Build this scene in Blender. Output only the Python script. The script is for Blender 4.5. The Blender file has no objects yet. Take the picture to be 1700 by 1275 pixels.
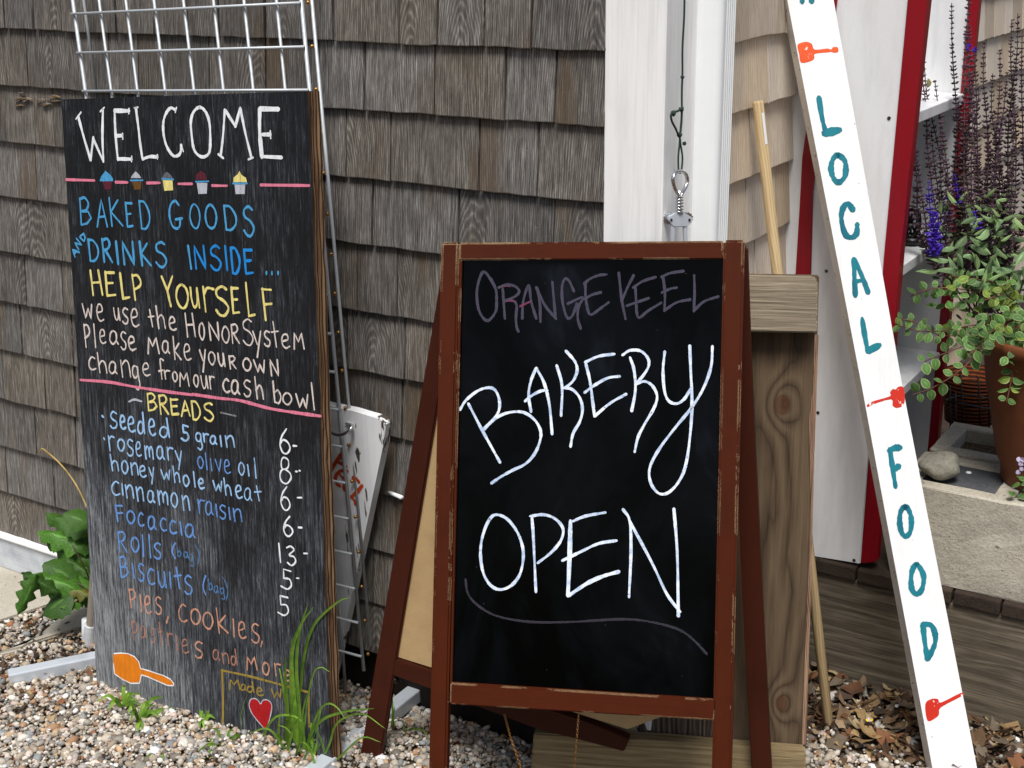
import bpy, bmesh, math, random
import numpy as np
from mathutils import Matrix, Vector
random.seed(11); rng = np.random.default_rng(5)
SC = bpy.context.scene
COL = SC.collection
# ------------------------------------------------------------------ camera, world, sun, exposure
F = 2237.0; CX, CY = 850.0, 637.5
pitch = math.atan2(752, F); roll = math.atan2(70, 5230)
fwd = np.array([0, math.cos(pitch), -math.sin(pitch)])
_r0 = np.array([1., 0, 0]); _u0 = np.cross(_r0, fwd)
CR = math.cos(roll)*_r0 - math.sin(roll)*_u0
CU = math.sin(roll)*_r0 + math.cos(roll)*_u0
CP = np.array([0, 0, 1.5])
cd = bpy.data.cameras.new('camera'); cam = bpy.data.objects.new('camera', cd); COL.objects.link(cam)
m = Matrix.Identity(4)
for i in range(3):
    m[i][0] = CR[i]; m[i][1] = CU[i]; m[i][2] = -fwd[i]; m[i][3] = CP[i]
cam.matrix_world = m
cd.sensor_width = 36; cd.lens = F/1700*36; cd.clip_start = .05; cd.clip_end = 400
SC.camera = cam
SUN_EL, SUN_AZ = 63, 188      # azimuth: compass direction the light comes from, clockwise from +Y
w = bpy.data.worlds.new('World'); SC.world = w; w.use_nodes = True
nt = w.node_tree; bg = nt.nodes['Background']
sky = nt.nodes.new('ShaderNodeTexSky'); sky.sky_type = 'NISHITA'; sky.sun_disc = False
sky.sun_elevation = math.radians(SUN_EL); sky.sun_rotation = math.radians(SUN_AZ)
sky.dust_density = 4.0; sky.ozone_density = .6; sky.air_density = 1.0
nt.links.new(sky.outputs[0], bg.inputs[0]); bg.inputs[1].default_value = .078
sd = bpy.data.lights.new('sun', 'SUN'); sd.energy = 3.0; sd.angle = math.radians(22); sd.color = (1, .985, .965)
sun = bpy.data.objects.new('sun', sd); COL.objects.link(sun)
el, az = math.radians(SUN_EL), math.radians(SUN_AZ)
sdir = Vector((math.sin(az)*math.cos(el), math.cos(az)*math.cos(el), math.sin(el)))
sun.rotation_euler = sdir.to_track_quat('Z', 'Y').to_euler(); sun.location = (-3, -4, 8)
SC.view_settings.view_transform = 'Standard'; SC.view_settings.look = 'None'
SC.view_settings.exposure = 0.38; SC.view_settings.gamma = 1; SC.view_settings.use_curve_mapping = False

# ------------------------------------------------------------------ geometry helpers
def ray(x, y): return fwd*F + CR*(x-CX) - CU*(y-CY)
def onplane(x, y, P, N):
    d = ray(x, y); return CP + d*(((np.asarray(P, float)-CP) @ N)/(d @ N))
def G(x, y, z=0.): return onplane(x, y, (0, 0, z), np.array([0, 0, 1.]))
L = ray(-2900, -65); L = np.array([L[0], L[1], 0]); L /= np.linalg.norm(L)      # along the grey wall, away from the corner
RR = np.array([-L[1], L[0], 0.]); RR = RR if RR[0] > 0 else -RR                 # into the house, along the pale wall
UP = np.array([0, 0, 1.])
_pw = G(0, 935); P0 = onplane(1003, 84, _pw, -RR); P0[2] = 0
def W(s, t, z): return P0 + L*s - RR*t + UP*z
def st(p): d = np.asarray(p)-P0; return d @ L, -(d @ RR), p[2]
def T(x, y, t): return onplane(x, y, W(0, t, 0), RR)       # on the vertical plane t in front of the grey wall
def S(x, y, s): return onplane(x, y, W(s, 0, 0), L)        # on the vertical plane at s along it
def nrm(v): v = np.asarray(v, float); return v/np.linalg.norm(v)
def smooth(a, b, x):
    x = np.clip((x-a)/(b-a), 0, 1); return x*x*(3-2*x)
def gh(s, t): return .05*np.exp(-((s-.45)/.36)**2)*smooth(.02, .2, t)   # gravel heaped in front of the boards
class Frame:
    """a plane standing in the place: origin, x to the right, y up the plane, z out to the front"""
    def __init__(f, O, X, Y=None, N=None):
        f.O = np.asarray(O, float)
        X = nrm(X)
        Z = nrm(np.cross(X, Y)) if N is None else nrm(N)
        if Z @ (CP-f.O) < 0 and N is None: Z = -Z
        X = nrm(X - Z*(X @ Z)); Yv = np.cross(Z, X)
        f.X, f.Y, f.Z = X, Yv, Z
    def px(f, x, y, z=0.):
        p = onplane(x, y, f.O+f.Z*z, f.Z)-f.O
        return (p @ f.X, p @ f.Y)
    def w(f, u, v, z=0.): return f.O+f.X*u+f.Y*v+f.Z*z
    def M(f):
        m = Matrix.Identity(4)
        for i in range(3):
            m[i][0] = f.X[i]; m[i][1] = f.Y[i]; m[i][2] = f.Z[i]; m[i][3] = f.O[i]
        return m
    def at(f, u, v, z=0., rot=0.):
        g = Frame.__new__(Frame); g.O = f.w(u, v, z)
        c, s = math.cos(rot), math.sin(rot)
        g.X = f.X*c+f.Y*s; g.Y = -f.X*s+f.Y*c; g.Z = f.Z
        return g
WF = Frame(W(0, 0, 0), -L, UP)               # grey wall
RF = Frame(W(-.105, 0, 0), RR, UP)           # pale wall round the corner
I4 = Matrix.Identity(4)
WM = {}
def setm(o, M, parent=None):
    WM[o.name] = M.copy()
    if parent is not None:
        o.parent = parent; o.matrix_basis = WM[parent.name].inverted() @ M
    else: o.matrix_basis = M
def thing(name, label, cat, loc, group=None):
    o = bpy.data.objects.new(name, None); COL.objects.link(o); o.empty_display_size = .05
    setm(o, Matrix.Translation(Vector(loc)))
    o['label'] = label; o['category'] = cat
    if group: o['group'] = group
    return o
def obj(name, me, mat, parent=None, M=I4, label=None, cat=None, group=None, kind=None):
    o = bpy.data.objects.new(name, me); COL.objects.link(o); setm(o, M, parent)
    if mat is not None and len(me.materials) == 0:
        for q in (mat if isinstance(mat, (list, tuple)) else [mat]): me.materials.append(q)
    if label: o['label'] = label
    if cat: o['category'] = cat
    if group: o['group'] = group
    if kind: o['kind'] = kind
    return o
def mesh(bm, smooth_=False, name='m'):
    bmesh.ops.recalc_face_normals(bm, faces=bm.faces)
    me = bpy.data.meshes.new(name); bm.to_mesh(me); bm.free()
    if smooth_:
        me.polygons.foreach_set('use_smooth', [True]*len(me.polygons))
    return me
def pyd(v, f, smooth_=False):
    me = bpy.data.meshes.new('m'); me.from_pydata([tuple(map(float, p)) for p in v], [], f); me.update()
    if smooth_: me.polygons.foreach_set('use_smooth', [True]*len(me.polygons))
    return me
def bx(bm, x0, x1, y0, y1, z0, z1, bev=0, rnd=0):
    vs = [bm.verts.new((x+random.uniform(-rnd, rnd), y+random.uniform(-rnd, rnd), z)) for z in (z0, z1) for y in (y0, y1) for x in (x0, x1)]
    fs = [bm.faces.new([vs[i] for i in q]) for q in ((0, 2, 3, 1), (4, 5, 7, 6), (0, 1, 5, 4), (2, 6, 7, 3), (0, 4, 6, 2), (1, 3, 7, 5))]
    if bev:
        es = list({e for f in fs for e in f.edges})
        bmesh.ops.bevel(bm, geom=es, offset=bev, segments=2, affect='EDGES', profile=.5)
def box(x0, x1, y0, y1, z0, z1, bev=.0, rnd=0):
    bm = bmesh.new(); bx(bm, x0, x1, y0, y1, z0, z1, bev, rnd); return mesh(bm)
def poly(bm, pts, z0, z1, bev=0):
    n = len(pts)
    a = [bm.verts.new((p[0], p[1], z0)) for p in pts]; b = [bm.verts.new((p[0], p[1], z1)) for p in pts]
    fs = [bm.faces.new(a[::-1]), bm.faces.new(b)]
    for i in range(n): fs.append(bm.faces.new((a[i], a[(i+1) % n], b[(i+1) % n], b[i])))
    if bev:
        es = list({e for f in fs[:2] for e in f.edges}) + [e for f in fs[2:] for e in f.edges]
        bmesh.ops.bevel(bm, geom=list(set(es)), offset=bev, segments=2, affect='EDGES')
def polym(pts, z0, z1, bev=0):
    bm = bmesh.new(); poly(bm, pts, z0, z1, bev); return mesh(bm)
def catmull(P, n=8, closed=False):
    P = [np.asarray(p, float) for p in P]
    if len(P) < 3 and not closed: 
        return [P[0]+(P[-1]-P[0])*i/n for i in range(n+1)]
    out = []; N = len(P); rngn = N if closed else N-1
    for i in range(rngn):
        if closed: a, b, c, d = P[(i-1) % N], P[i], P[(i+1) % N], P[(i+2) % N]
        else:
            b, c = P[i], P[i+1]; a = P[i-1] if i else 2*b-c; d = P[i+2] if i+2 < N else 2*c-b
        for k in range(n):
            t = k/n
            out.append(.5*((2*b)+(-a+c)*t+(2*a-5*b+4*c-d)*t*t+(-a+3*b-3*c+d)*t**3))
    out.append(P[0] if closed else P[-1])
    return out
def tube(bm, pts, r, n=8, closed=False, cap=True):
    pts = [np.asarray(p, float) for p in pts]; N = len(pts)
    rr = r if isinstance(r, (list, tuple, np.ndarray)) else [r]*N
    rings = []; ref = np.array([0.13, .31, .94])
    for i, p in enumerate(pts):
        a = pts[i-1] if i or closed else p; b = pts[(i+1) % N] if i+1 < N or closed else p
        d = b-a; d = d/(np.linalg.norm(d)+1e-12)
        u = np.cross(d, ref)
        if np.linalg.norm(u) < .05: u = np.cross(d, (1, 0, 0))
        u = nrm(u); v = np.cross(d, u); ref = np.cross(u, d)*-1 if False else ref
        rings.append([bm.verts.new(p+rr[i]*(math.cos(2*math.pi*k/n)*u+math.sin(2*math.pi*k/n)*v)) for k in range(n)])
    for i in range(N if closed else N-1):
        A, B = rings[i], rings[(i+1) % N]
        for k in range(n): bm.faces.new((A[k], A[(k+1) % n], B[(k+1) % n], B[k]))
    if cap and not closed:
        bm.faces.new(rings[0][::-1]); bm.faces.new(rings[-1])
def tubem(pts, r, n=8, closed=False):
    bm = bmesh.new(); tube(bm, pts, r, n, closed); return mesh(bm, True)
def lathe(prof, n=32):
    bm = bmesh.new(); rings = []
    for r, z in prof:
        rings.append([bm.verts.new((r*math.cos(2*math.pi*k/n), r*math.sin(2*math.pi*k/n), z)) for k in range(n)])
    for A, B in zip(rings, rings[1:]):
        for k in range(n): bm.faces.new((A[k], A[(k+1) % n], B[(k+1) % n], B[k]))
    bm.faces.new(rings[0][::-1]); bm.faces.new(rings[-1])
    return mesh(bm, True)

# ------------------------------------------------------------------ materials
def lin(c):
    if isinstance(c, str):
        c = [int(c[i:i+2], 16)/255 for i in (0, 2, 4)]
        c = [x/12.92 if x <= .04045 else ((x+.055)/1.055)**2.4 for x in c]
    return (*c, 1)
class NT:
    def __init__(s, name):
        s.m = bpy.data.materials.new(name); s.m.use_nodes = True; s.t = s.m.node_tree
        s.b = s.t.nodes['Principled BSDF']; s.out = s.t.nodes['Material Output']
    def n(s, ty, **k):
        nd = s.t.nodes.new('ShaderNode'+ty)
        for a, v in k.items():
            if a.startswith('i_'):
                key = a[2:]; key = int(key) if key.isdigit() else key
                nd.inputs[key].default_value = v
            else: setattr(nd, a, v)
        return nd
    def l(s, a, b): s.t.links.new(a, b)
    def coord(s, scale=(1, 1, 1), rand=True, obj=True):
        tc = s.n('TexCoord'); o = tc.outputs['Object']
        if rand:
            oi = s.n('ObjectInfo'); mu = s.n('VectorMath', operation='SCALE'); mu.inputs[0].default_value = (37.3, 91.7, 53.1)
            s.l(oi.outputs['Random'], mu.inputs['Scale'])
            ad = s.n('VectorMath', operation='ADD'); s.l(o, ad.inputs[0]); s.l(mu.outputs[0], ad.inputs[1]); o = ad.outputs[0]
        mp = s.n('VectorMath', operation='MULTIPLY'); mp.inputs[1].default_value = scale; s.l(o, mp.inputs[0])
        return mp.outputs[0]
    def noise(s, vec, scale=5, det=4, rough=.6, dist=0):
        nd = s.n('TexNoise'); nd.inputs['Scale'].default_value = scale; nd.inputs['Detail'].default_value = det
        nd.inputs['Roughness'].default_value = rough; nd.inputs['Distortion'].default_value = dist
        s.l(vec, nd.inputs['Vector']); return nd.outputs['Fac']
    def ramp(s, fac, stops, interp='LINEAR'):
        r = s.n('ValToRGB'); cr = r.color_ramp; cr.interpolation = interp
        while len(cr.elements) < len(stops): cr.elements.new(.5)
        for e, (p, c) in zip(cr.elements, stops):
            e.position = p; e.color = lin(c) if not isinstance(c, (int, float)) else (c, c, c, 1)
        s.l(fac, r.inputs[0]); return r.outputs[0]
    def mix(s, fac, a, b, mode='MIX'):
        x = s.n('Mix', data_type='RGBA', blend_type=mode)
        for v, i in ((fac, 0), (a, 6), (b, 7)):
            if hasattr(v, 'links') or hasattr(v, 'is_linked'): s.l(v, x.inputs[i])
            else: x.inputs[i].default_value = v if i == 0 else lin(v)
        return x.outputs[2]
    def math(s, op, a, b=0., clamp=False):
        x = s.n('Math', operation=op, use_clamp=clamp)
        for v, i in ((a, 0), (b, 1)):
            if hasattr(v, 'is_linked'): s.l(v, x.inputs[i])
            else: x.inputs[i].default_value = v
        return x.outputs[0]
    def bump(s, h, strength=.3, dist=.002):
        b = s.n('Bump'); b.inputs['Strength'].default_value = strength; b.inputs['Distance'].default_value = dist
        s.l(h, b.inputs['Height']); s.l(b.outputs[0], s.b.inputs['Normal'])
    def fin(s, col=None, rough=.6, spec=.4, metal=0.):
        if col is not None:
            if hasattr(col, 'is_linked'): s.l(col, s.b.inputs['Base Color'])
            else: s.b.inputs['Base Color'].default_value = lin(col)
        if hasattr(rough, 'is_linked'): s.l(rough, s.b.inputs['Roughness'])
        else: s.b.inputs['Roughness'].default_value = rough
        s.b.inputs['Specular IOR Level'].default_value = spec; s.b.inputs['Metallic'].default_value = metal
        return s.m
def wood(name, dark, mid, light, axis=1, across=26, ring=.5, fine=.5, along=.09, tone=.25, tint=None, bump=.5, rough=.75, spec=.25, contrast=1.15, stain=None, pith=(-.12, .3), warp=.05, fleck=False):
    """sawn wood: growth rings cut by the face (cathedral arches), fine fibres along the grain, patches of wear"""
    s = NT(name)
    # distance from a slightly tilted pith: nested arches where the cut meets the heart, straight lines elsewhere
    tc = s.n('TexCoord'); sp = s.n('SeparateXYZ'); s.l(tc.outputs['Object'], sp.inputs[0]); o0 = s.n('ObjectInfo'); rd = o0.outputs['Random']
    ia, ib = (0, 1) if axis == 1 else ((1, 0) if axis == 0 else (0, 2))
    wv = [9.]*3; wv[axis] = 2.; wn = s.noise(s.coord(tuple(wv)), 1., 2, .5); wv2 = [40.]*3; wv2[axis] = 9.; wn2 = s.noise(s.coord(tuple(wv2)), 1., 2, .5)
    x0 = s.math('SUBTRACT', s.math('MULTIPLY', s.math('FRACT', s.math('MULTIPLY', rd, 7.7)), pith[1]-pith[0]), -pith[0])
    xx = s.math('SUBTRACT', sp.outputs[ia], x0)
    xx = s.math('ADD', xx, s.math('MULTIPLY', s.math('SUBTRACT', wn, .5), warp)); xx = s.math('ADD', xx, s.math('MULTIPLY', s.math('SUBTRACT', wn2, .5), .008))
    yy = s.math('ADD', s.math('MULTIPLY', sp.outputs[ib], along), s.math('ADD', s.math('MULTIPLY', s.math('FRACT', s.math('MULTIPLY', rd, 31.3)), .03), .006))
    yy = s.math('ADD', yy, s.math('MULTIPLY', s.math('SUBTRACT', wn2, .5), .012))
    rr_ = s.math('SQRT', s.math('ADD', s.math('MULTIPLY', xx, xx), s.math('MULTIPLY', yy, yy)))
    rings = s.math('FRACT', s.math('MULTIPLY', rr_, across*9.))
    tri = s.math('ABSOLUTE', s.math('SUBTRACT', s.math('MULTIPLY', rings, 2.), 1.))
    tri = s.math('POWER', tri, 1.6)
    sf = [1500.]*3; sf[axis] = 40.
    fv = s.coord(tuple(sf)); fib = s.noise(fv, .5, 3, .7)
    sf2 = [420.]*3; sf2[axis] = 10.
    fib2 = s.noise(s.coord(tuple(sf2)), .5, 4, .65)
    big = s.noise(s.coord((1, 1, 1)), 7, 4, .6)
    h = s.math('ADD', s.math('MULTIPLY', tri, 1-fine), s.math('MULTIPLY', fib, fine))
    h = s.math('ADD', s.math('MULTIPLY', h, .62), s.math('MULTIPLY', s.math('SUBTRACT', fib2, .5), contrast))
    h = s.math('ADD', h, .19)
    c = s.ramp(h, [(.2, dark), (.5, mid), (.85, light)])
    c = s.mix(s.math('MULTIPLY', s.ramp(big, [(.35, 0.), (.7, 1.)]), tone), c, dark)
    # every piece its own tone
    oi = s.n('ObjectInfo')
    hs = s.n('HueSaturation'); mr = s.n('MapRange'); mr.inputs[3].default_value = .78; mr.inputs[4].default_value = 1.22
    s.l(oi.outputs['Random'], mr.inputs[0]); s.l(mr.outputs[0], hs.inputs['Value'])
    r2 = s.math('FRACT', s.math('MULTIPLY', oi.outputs['Random'], 17.3)); mr2 = s.n('MapRange'); mr2.inputs[3].default_value = .6; mr2.inputs[4].default_value = 1.35
    s.l(r2, mr2.inputs[0]); s.l(mr2.outputs[0], hs.inputs['Saturation']); s.l(c, hs.inputs['Color']); c = hs.outputs[0]
    if stain:
        sn = s.noise(s.coord(tuple(9. if i != axis else 2.2 for i in range(3))), 1., 3, .6)
        c = s.mix(s.math('MULTIPLY', s.ramp(sn, [(.55, 0.), (.68, 1.)]), .6), c, stain)
    if fleck:
        fs = [60., 60., 60.]; fs[axis] = 420.; fk = s.noise(s.coord(tuple(fs)), 1., 3, .7); fk2 = s.noise(s.coord((1, 1, 1)), 260, 3, .7)
        c = s.mix(s.math('MULTIPLY', s.math('MAXIMUM', s.ramp(fk, [(.73, 0.), (.77, 1.)]), s.ramp(fk2, [(.70, 0.), (.74, 1.)])), .55), c, 'cfcac0')
    s.bump(h, bump, .0016)
    return s.fin(c, rough, spec)
def lumber_knots(name, ks):
    """flat-sawn plank whose growth rings flow round its knots"""
    s = NT(name); tc = s.n('TexCoord'); sp = s.n('SeparateXYZ'); s.l(tc.outputs['Object'], sp.inputs[0])
    x, y = sp.outputs[0], sp.outputs[1]
    wn = s.noise(s.coord((11, 2.6, 11), False), 1., 3, .5)
    f = s.math('ADD', s.math('MULTIPLY', x, 13.), s.math('MULTIPLY', wn, 2.6)); kn = None
    for (kx, ky), r in ks:
        dx = s.math('MULTIPLY', s.math('SUBTRACT', x, kx), 1/r); dy = s.math('MULTIPLY', s.math('SUBTRACT', y, ky), .68/r)
        d2 = s.math('ADD', s.math('MULTIPLY', dx, dx), s.math('MULTIPLY', dy, dy))
        e = s.math('POWER', 2.718, s.math('MULTIPLY', d2, -.55)); f = s.math('ADD', f, s.math('MULTIPLY', e, 1.6))
        k1 = s.math('LESS_THAN', s.math('ADD', d2, s.math('MULTIPLY', wn, .25)), .5); kn = k1 if kn is None else s.math('MAXIMUM', kn, k1)
    t = s.math('ABSOLUTE', s.math('SUBTRACT', s.math('MULTIPLY', s.math('FRACT', s.math('MULTIPLY', f, 1.35)), 2.), 1.))
    t = s.math('POWER', t, .4)
    fib = s.noise(s.coord((900, 22, 900), False), .5, 4, .7); fib2 = s.noise(s.coord((200, 6, 200), False), .5, 4, .7)
    h = s.math('ADD', s.math('MULTIPLY', t, .5), s.math('ADD', s.math('MULTIPLY', fib, .45), s.math('MULTIPLY', s.math('SUBTRACT', fib2, .5), .7)))
    c = s.ramp(h, [(.15, '2a2018'), (.5, '4b3d2e'), (.95, '6d5c47')])
    c = s.mix(s.math('MULTIPLY', kn, .6), c, '4a2a18')
    s.bump(h, .7, .002); return s.fin(c, .8, .2)
def paint(name, col, dirt='9a948a', amt=.35, rough=.45, chips=None, chip_amt=.62, chip_scale=90, edge=None, bump=.1, grain=None, spec=.4, stretch=(1, 1, 1)):
    s = NT(name)
    n1 = s.noise(s.coord(stretch), 9, 5, .65); n2 = s.noise(s.coord((1, 1, 1)), 160, 3, .6)
    c = s.mix(s.math('MULTIPLY', s.ramp(n1, [(.45, 0.), (.8, 1.)]), amt), col, dirt)
    h = n2
    if grain is not None:
        g = [420.]*3; g[grain] = 9.
        gn = s.noise(s.coord(tuple(g)), .5, 3, .6); h = gn
        c = s.mix(s.math('MULTIPLY', s.ramp(gn, [(.5, 0.), (.75, 1.)]), .22), c, dirt)
    mask = None
    if chips:
        cn = s.noise(s.coord(stretch), chip_scale, 4, .7)
        mask = s.ramp(cn, [(chip_amt, 0.), (chip_amt+.02, 1.)])
    if edge:
        bv = s.n('Bevel', samples=3); bv.inputs['Radius'].default_value = edge[0]
        ge = s.n('NewGeometry'); dt = s.n('VectorMath', operation='DOT_PRODUCT'); s.l(bv.outputs[0], dt.inputs[0]); s.l(ge.outputs['Normal'], dt.inputs[1])
        e = s.math('SUBTRACT', 1., dt.outputs['Value'])
        en = s.noise(s.coord((1, 1, 1)), edge[1], 4, .7)
        en2 = s.math('MAXIMUM', s.math('MULTIPLY', s.math('SUBTRACT', s.noise(s.coord((1, 1, 1)), 9, 3, .6), .38), 3.2), 0.)
        if len(edge) > 3:
            tcc = s.n('TexCoord'); sxx = s.n('SeparateXYZ'); s.l(tcc.outputs['Object'], sxx.inputs[0]); mrr = s.n('MapRange'); mrr.inputs[1].default_value = .65; mrr.inputs[2].default_value = 1.12; mrr.inputs[3].default_value = .55; mrr.inputs[4].default_value = 1.25
            s.l(sxx.outputs[1], mrr.inputs[0]); e = s.math('MULTIPLY', e, mrr.outputs[0])
        e = s.math('GREATER_THAN', s.math('MULTIPLY', s.math('MULTIPLY', e, s.math('MULTIPLY', en2, 2.)), en), edge[2])
        mask = e if mask is None else s.math('MAXIMUM', e, mask)
    if mask is not None: c = s.mix(mask, c, chips)
    s.bump(h, bump, .001)
    return s.fin(c, rough, spec)
def metal(name, col, rough=.35, metallic=.6, rust='7a4a28', ra=.35):
    s = NT(name)
    n = s.noise(s.coord((1, 1, 1)), 60, 4, .6); n2 = s.noise(s.coord((1, 1, 1)), 14, 3, .6)
    c = s.mix(s.math('MULTIPLY', s.ramp(n2, [(.55, 0.), (.75, 1.)]), .35), col, '8d9296')
    c = s.mix(s.math('MULTIPLY', s.ramp(n, [(.66, 0.), (.74, 1.)]), ra), c, rust)
    s.bump(n, .1, .0006)
    return s.fin(c, rough, .5, metallic)
def chalk(name, col, alpha=.96, grain=True, smooth_=False, rough=.8, streak=.5):
    s = NT(name)
    c = s.mix(s.ramp(s.noise(s.coord((1, .25, 1), False), 130, 3), [(.35, 0.), (.75, 1.)]), col, [x*.74 for x in lin(col)[:3]])
    s.fin(c, rough, .25)
    tr = s.n('BsdfTransparent'); mx = s.n('MixShader')
    g = s.noise(s.coord((900, 90, 900), False), .5, 4, .8)
    a = s.ramp(g, [(.5-streak*.30, .15), (.5-streak*.08, 1.)])
    a = s.math('MULTIPLY', a, alpha)
    s.l(a, mx.inputs[0]); s.l(tr.outputs[0], mx.inputs[1]); s.l(s.b.outputs[0], mx.inputs[2]); s.l(mx.outputs[0], s.out.inputs[0])
    return s.m
M = {}
M['shingle'] = wood('weathered_cedar', '2f2c29', '66615b', 'aeaaa2', across=28, fine=.66, tone=.3, bump=1., stain='584834', contrast=.85, along=.2, pith=(-.3, .42), fleck=True)
M['new_shingle'] = wood('pale_cedar', 'a08e79', 'cabba6', 'e4dacb', across=14, fine=.75, tone=.1, bump=.35, contrast=.5, along=.1)
M['splinter'] = wood('torn_cedar', '4a3d2f', '7c6a55', 'aa9a82', across=30, bump=.6)
M['sheath'] = wood('dark_sheathing', '0d0b09', '17130f', '221c17', bump=.1)
M['white_trim'] = paint('white_house_paint', 'f3f3f1', 'a9a9a2', .3, .5, chips='6f675d', chip_amt=.735, chip_scale=22, grain=1, bump=.35, stretch=(4, .5, 4))
M['white_gutter'] = paint('white_gutter_enamel', 'edf0f0', 'd0d4d6', .25, .3, spec=.5)
M['blue_trim'] = paint('peeling_white_trim', 'c9ced2', '7b8792', .8, .55, chips='6a5a48', chip_amt=.74, chip_scale=16, grain=0, bump=.4)
M['galv'] = metal('zinc_plated_wire', 'b4babe', .4, .15)
M['steel_white'] = metal('white_enamel_steel', 'c3cad1', .35, .2, ra=.1)
M['chrome'] = metal('chrome', 'd8d8d8', .18, .95, ra=.05)
M['taupe'] = paint('taupe_plastic', '8d8274', '6d6459', .3, .5)
M['tape'] = paint('silver_tape', 'c4c7ca', '77797c', .5, .35, grain=0, bump=.6)
M['string'] = paint('green_string', '24392f', '122018', .5, .8, bump=.6)
M['white_peel'] = paint('flaking_white_paint', 'e6e8ea', 'b4b8bc', .35, .6, chips='4a4039', chip_amt=.585, chip_scale=10, grain=1, bump=.6, stretch=(2.2, .5, 2))
M['brown_frame'] = paint('red_brown_stain', '471d0b', '2c1006', .5, .5, chips='d9bd8f', chip_amt=.76, chip_scale=60, spec=.12, edge=(.003, 95, .36, 1), grain=1, bump=.25)
M['brown_frame_h'] = paint('red_brown_stain_rail', '471d0b', '2c1006', .5, .5, chips='d9bd8f', chip_amt=.76, chip_scale=60, spec=.12, edge=(.003, 95, .31), grain=0, bump=.25)
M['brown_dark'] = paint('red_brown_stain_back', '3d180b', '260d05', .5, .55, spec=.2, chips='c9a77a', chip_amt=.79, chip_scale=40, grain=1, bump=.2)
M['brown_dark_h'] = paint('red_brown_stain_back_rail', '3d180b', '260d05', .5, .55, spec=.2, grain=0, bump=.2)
M['hardboard'] = paint('tan_hardboard', 'b3976c', '806443', .45, .75, bump=.4, chips='6a4c2e', chip_amt=.74, chip_scale=60)
M['slate'] = None
M['lumber'] = wood('old_lumber', '2b1f14', '54412c', '816a4b', across=14, ring=.5, fine=.35, tone=.3, bump=.6)
M['lumber_h'] = wood('old_lumber_crosswise', '5a4a35', '8f7f62', 'b9aa88', axis=0, across=9, fine=.78, tone=.35, bump=.9, along=.05, contrast=.9, pith=(-.3, -.05), warp=.13)
M['lumber_edge'] = wood('split_lumber_edge', '4e2f17', '8a5a2c', 'b98a52', across=40, bump=.9)
M['timber'] = wood('grey_timber', '35302a', '686054', '8c8475', axis=0, across=5, fine=.65, tone=.4, along=.06, bump=.8, contrast=.8, pith=(-.05, .3), warp=.22)
M['dowel'] = wood('pine_dowel', '96805a', 'b39b72', 'c6b088', axis=2, across=20, ring=.3, bump=.2, rough=.55)
M['white_post'] = paint('white_post_paint', 'eaecec', 'c4c4c1', .4, .5, chips='77736b', chip_amt=.70, chip_scale=95, bump=.35, grain=1, stretch=(2, .6, 2))
M['white_post_side'] = paint('white_post_side_paint', 'e8e4de', 'b5afa5', .5, .6, chips='2a2621', chip_amt=.63, chip_scale=120, bump=.4)
M['panel'] = paint('white_shelf_paint', 'dfe0e1', 'b0b1b1', .5, .45, chips='8b8b87', chip_amt=.79, chip_scale=60, bump=.2, stretch=(3, .5, 3))
M['red'] = paint('red_enamel', '860a1a', '5c0813', .5, .35, chips='b9aaa0', chip_amt=.765, chip_scale=40, bump=.15, stretch=(2, .3, 2))
M['screw'] = metal('rusty_screw', '3b2f25', .6, .5)
M['concrete'] = None
M['pot'] = paint('terracotta', '6e3d1e', '472511', .6, .6, bump=.3)
M['black'] = paint('black_iron', '0c0c0d', '1c1a19', .3, .35, bump=.5)
M['teal'] = paint('teal_paint', '1c7a88', '0c4c62', 1., .4, bump=.3, stretch=(5, 1.2, 5), chips='d5dcdc', chip_amt=.76, chip_scale=90)
M['orange_paint'] = paint('orange_paint', 'e35a26', 'd0400f', .8, .5, chips='f2ede6', chip_amt=.66, chip_scale=70)
M['red_paint'] = paint('red_paint', 'c92f1c', 'b01f14', .6, .5, chips='f2ede6', chip_amt=.60, chip_scale=50)
M['orange_script'] = paint('orange_brush_paint', 'c8481c', 'a33812', .6, .5, chips='c9cdd1', chip_amt=.74, chip_scale=50)
s = NT('painted_plywood')     # black painted plywood: grain showing, greying where the paint has worn thin
gr = s.noise(s.coord((1300, 90, 1300), False), .5, 5, .8)
gr2 = s.noise(s.coord((420, 22, 420), False), .5, 4, .7)
pat = s.noise(s.coord((1, .6, 1), False), 6.5, 6, .68)
tcn = s.n('TexCoord'); sx = s.n('SeparateXYZ'); s.l(tcn.outputs['Object'], sx.inputs[0])
lowx = s.n('MapRange'); lowx.inputs[1].default_value = .42; lowx.inputs[2].default_value = 0; s.l(sx.outputs[0], lowx.inputs[0])
lowy = s.n('MapRange'); lowy.inputs[1].default_value = .8; lowy.inputs[2].default_value = .08; s.l(sx.outputs[1], lowy.inputs[0])
wear = s.math('ADD', s.math('MULTIPLY', s.math('MULTIPLY', lowy.outputs[0], s.math('ADD', s.math('MULTIPLY', lowx.outputs[0], .7), .42)), .40), s.math('MULTIPLY', pat, .66))
wear = s.math('ADD', wear, s.math('MULTIPLY', s.math('SUBTRACT', gr, .5), .9))
wear = s.math('ADD', wear, s.math('MULTIPLY', s.math('SUBTRACT', gr2, .5), 1.0))
c = s.ramp(wear, [(.24, '090b0e'), (.40, '1a1c21'), (.58, '43464b'), (.82, '8b8e90')])
vo = s.noise(s.coord((60, 12, 60), False), 1., 3, .7)
c = s.mix(s.ramp(vo, [(.735, 0.), (.77, 1.)]), c, '7d5a3a')
s.bump(s.math('ADD', gr, gr2), .5, .0012); M['ply'] = s.fin(c, .62, .3)
s = NT('plywood_edge')
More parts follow.
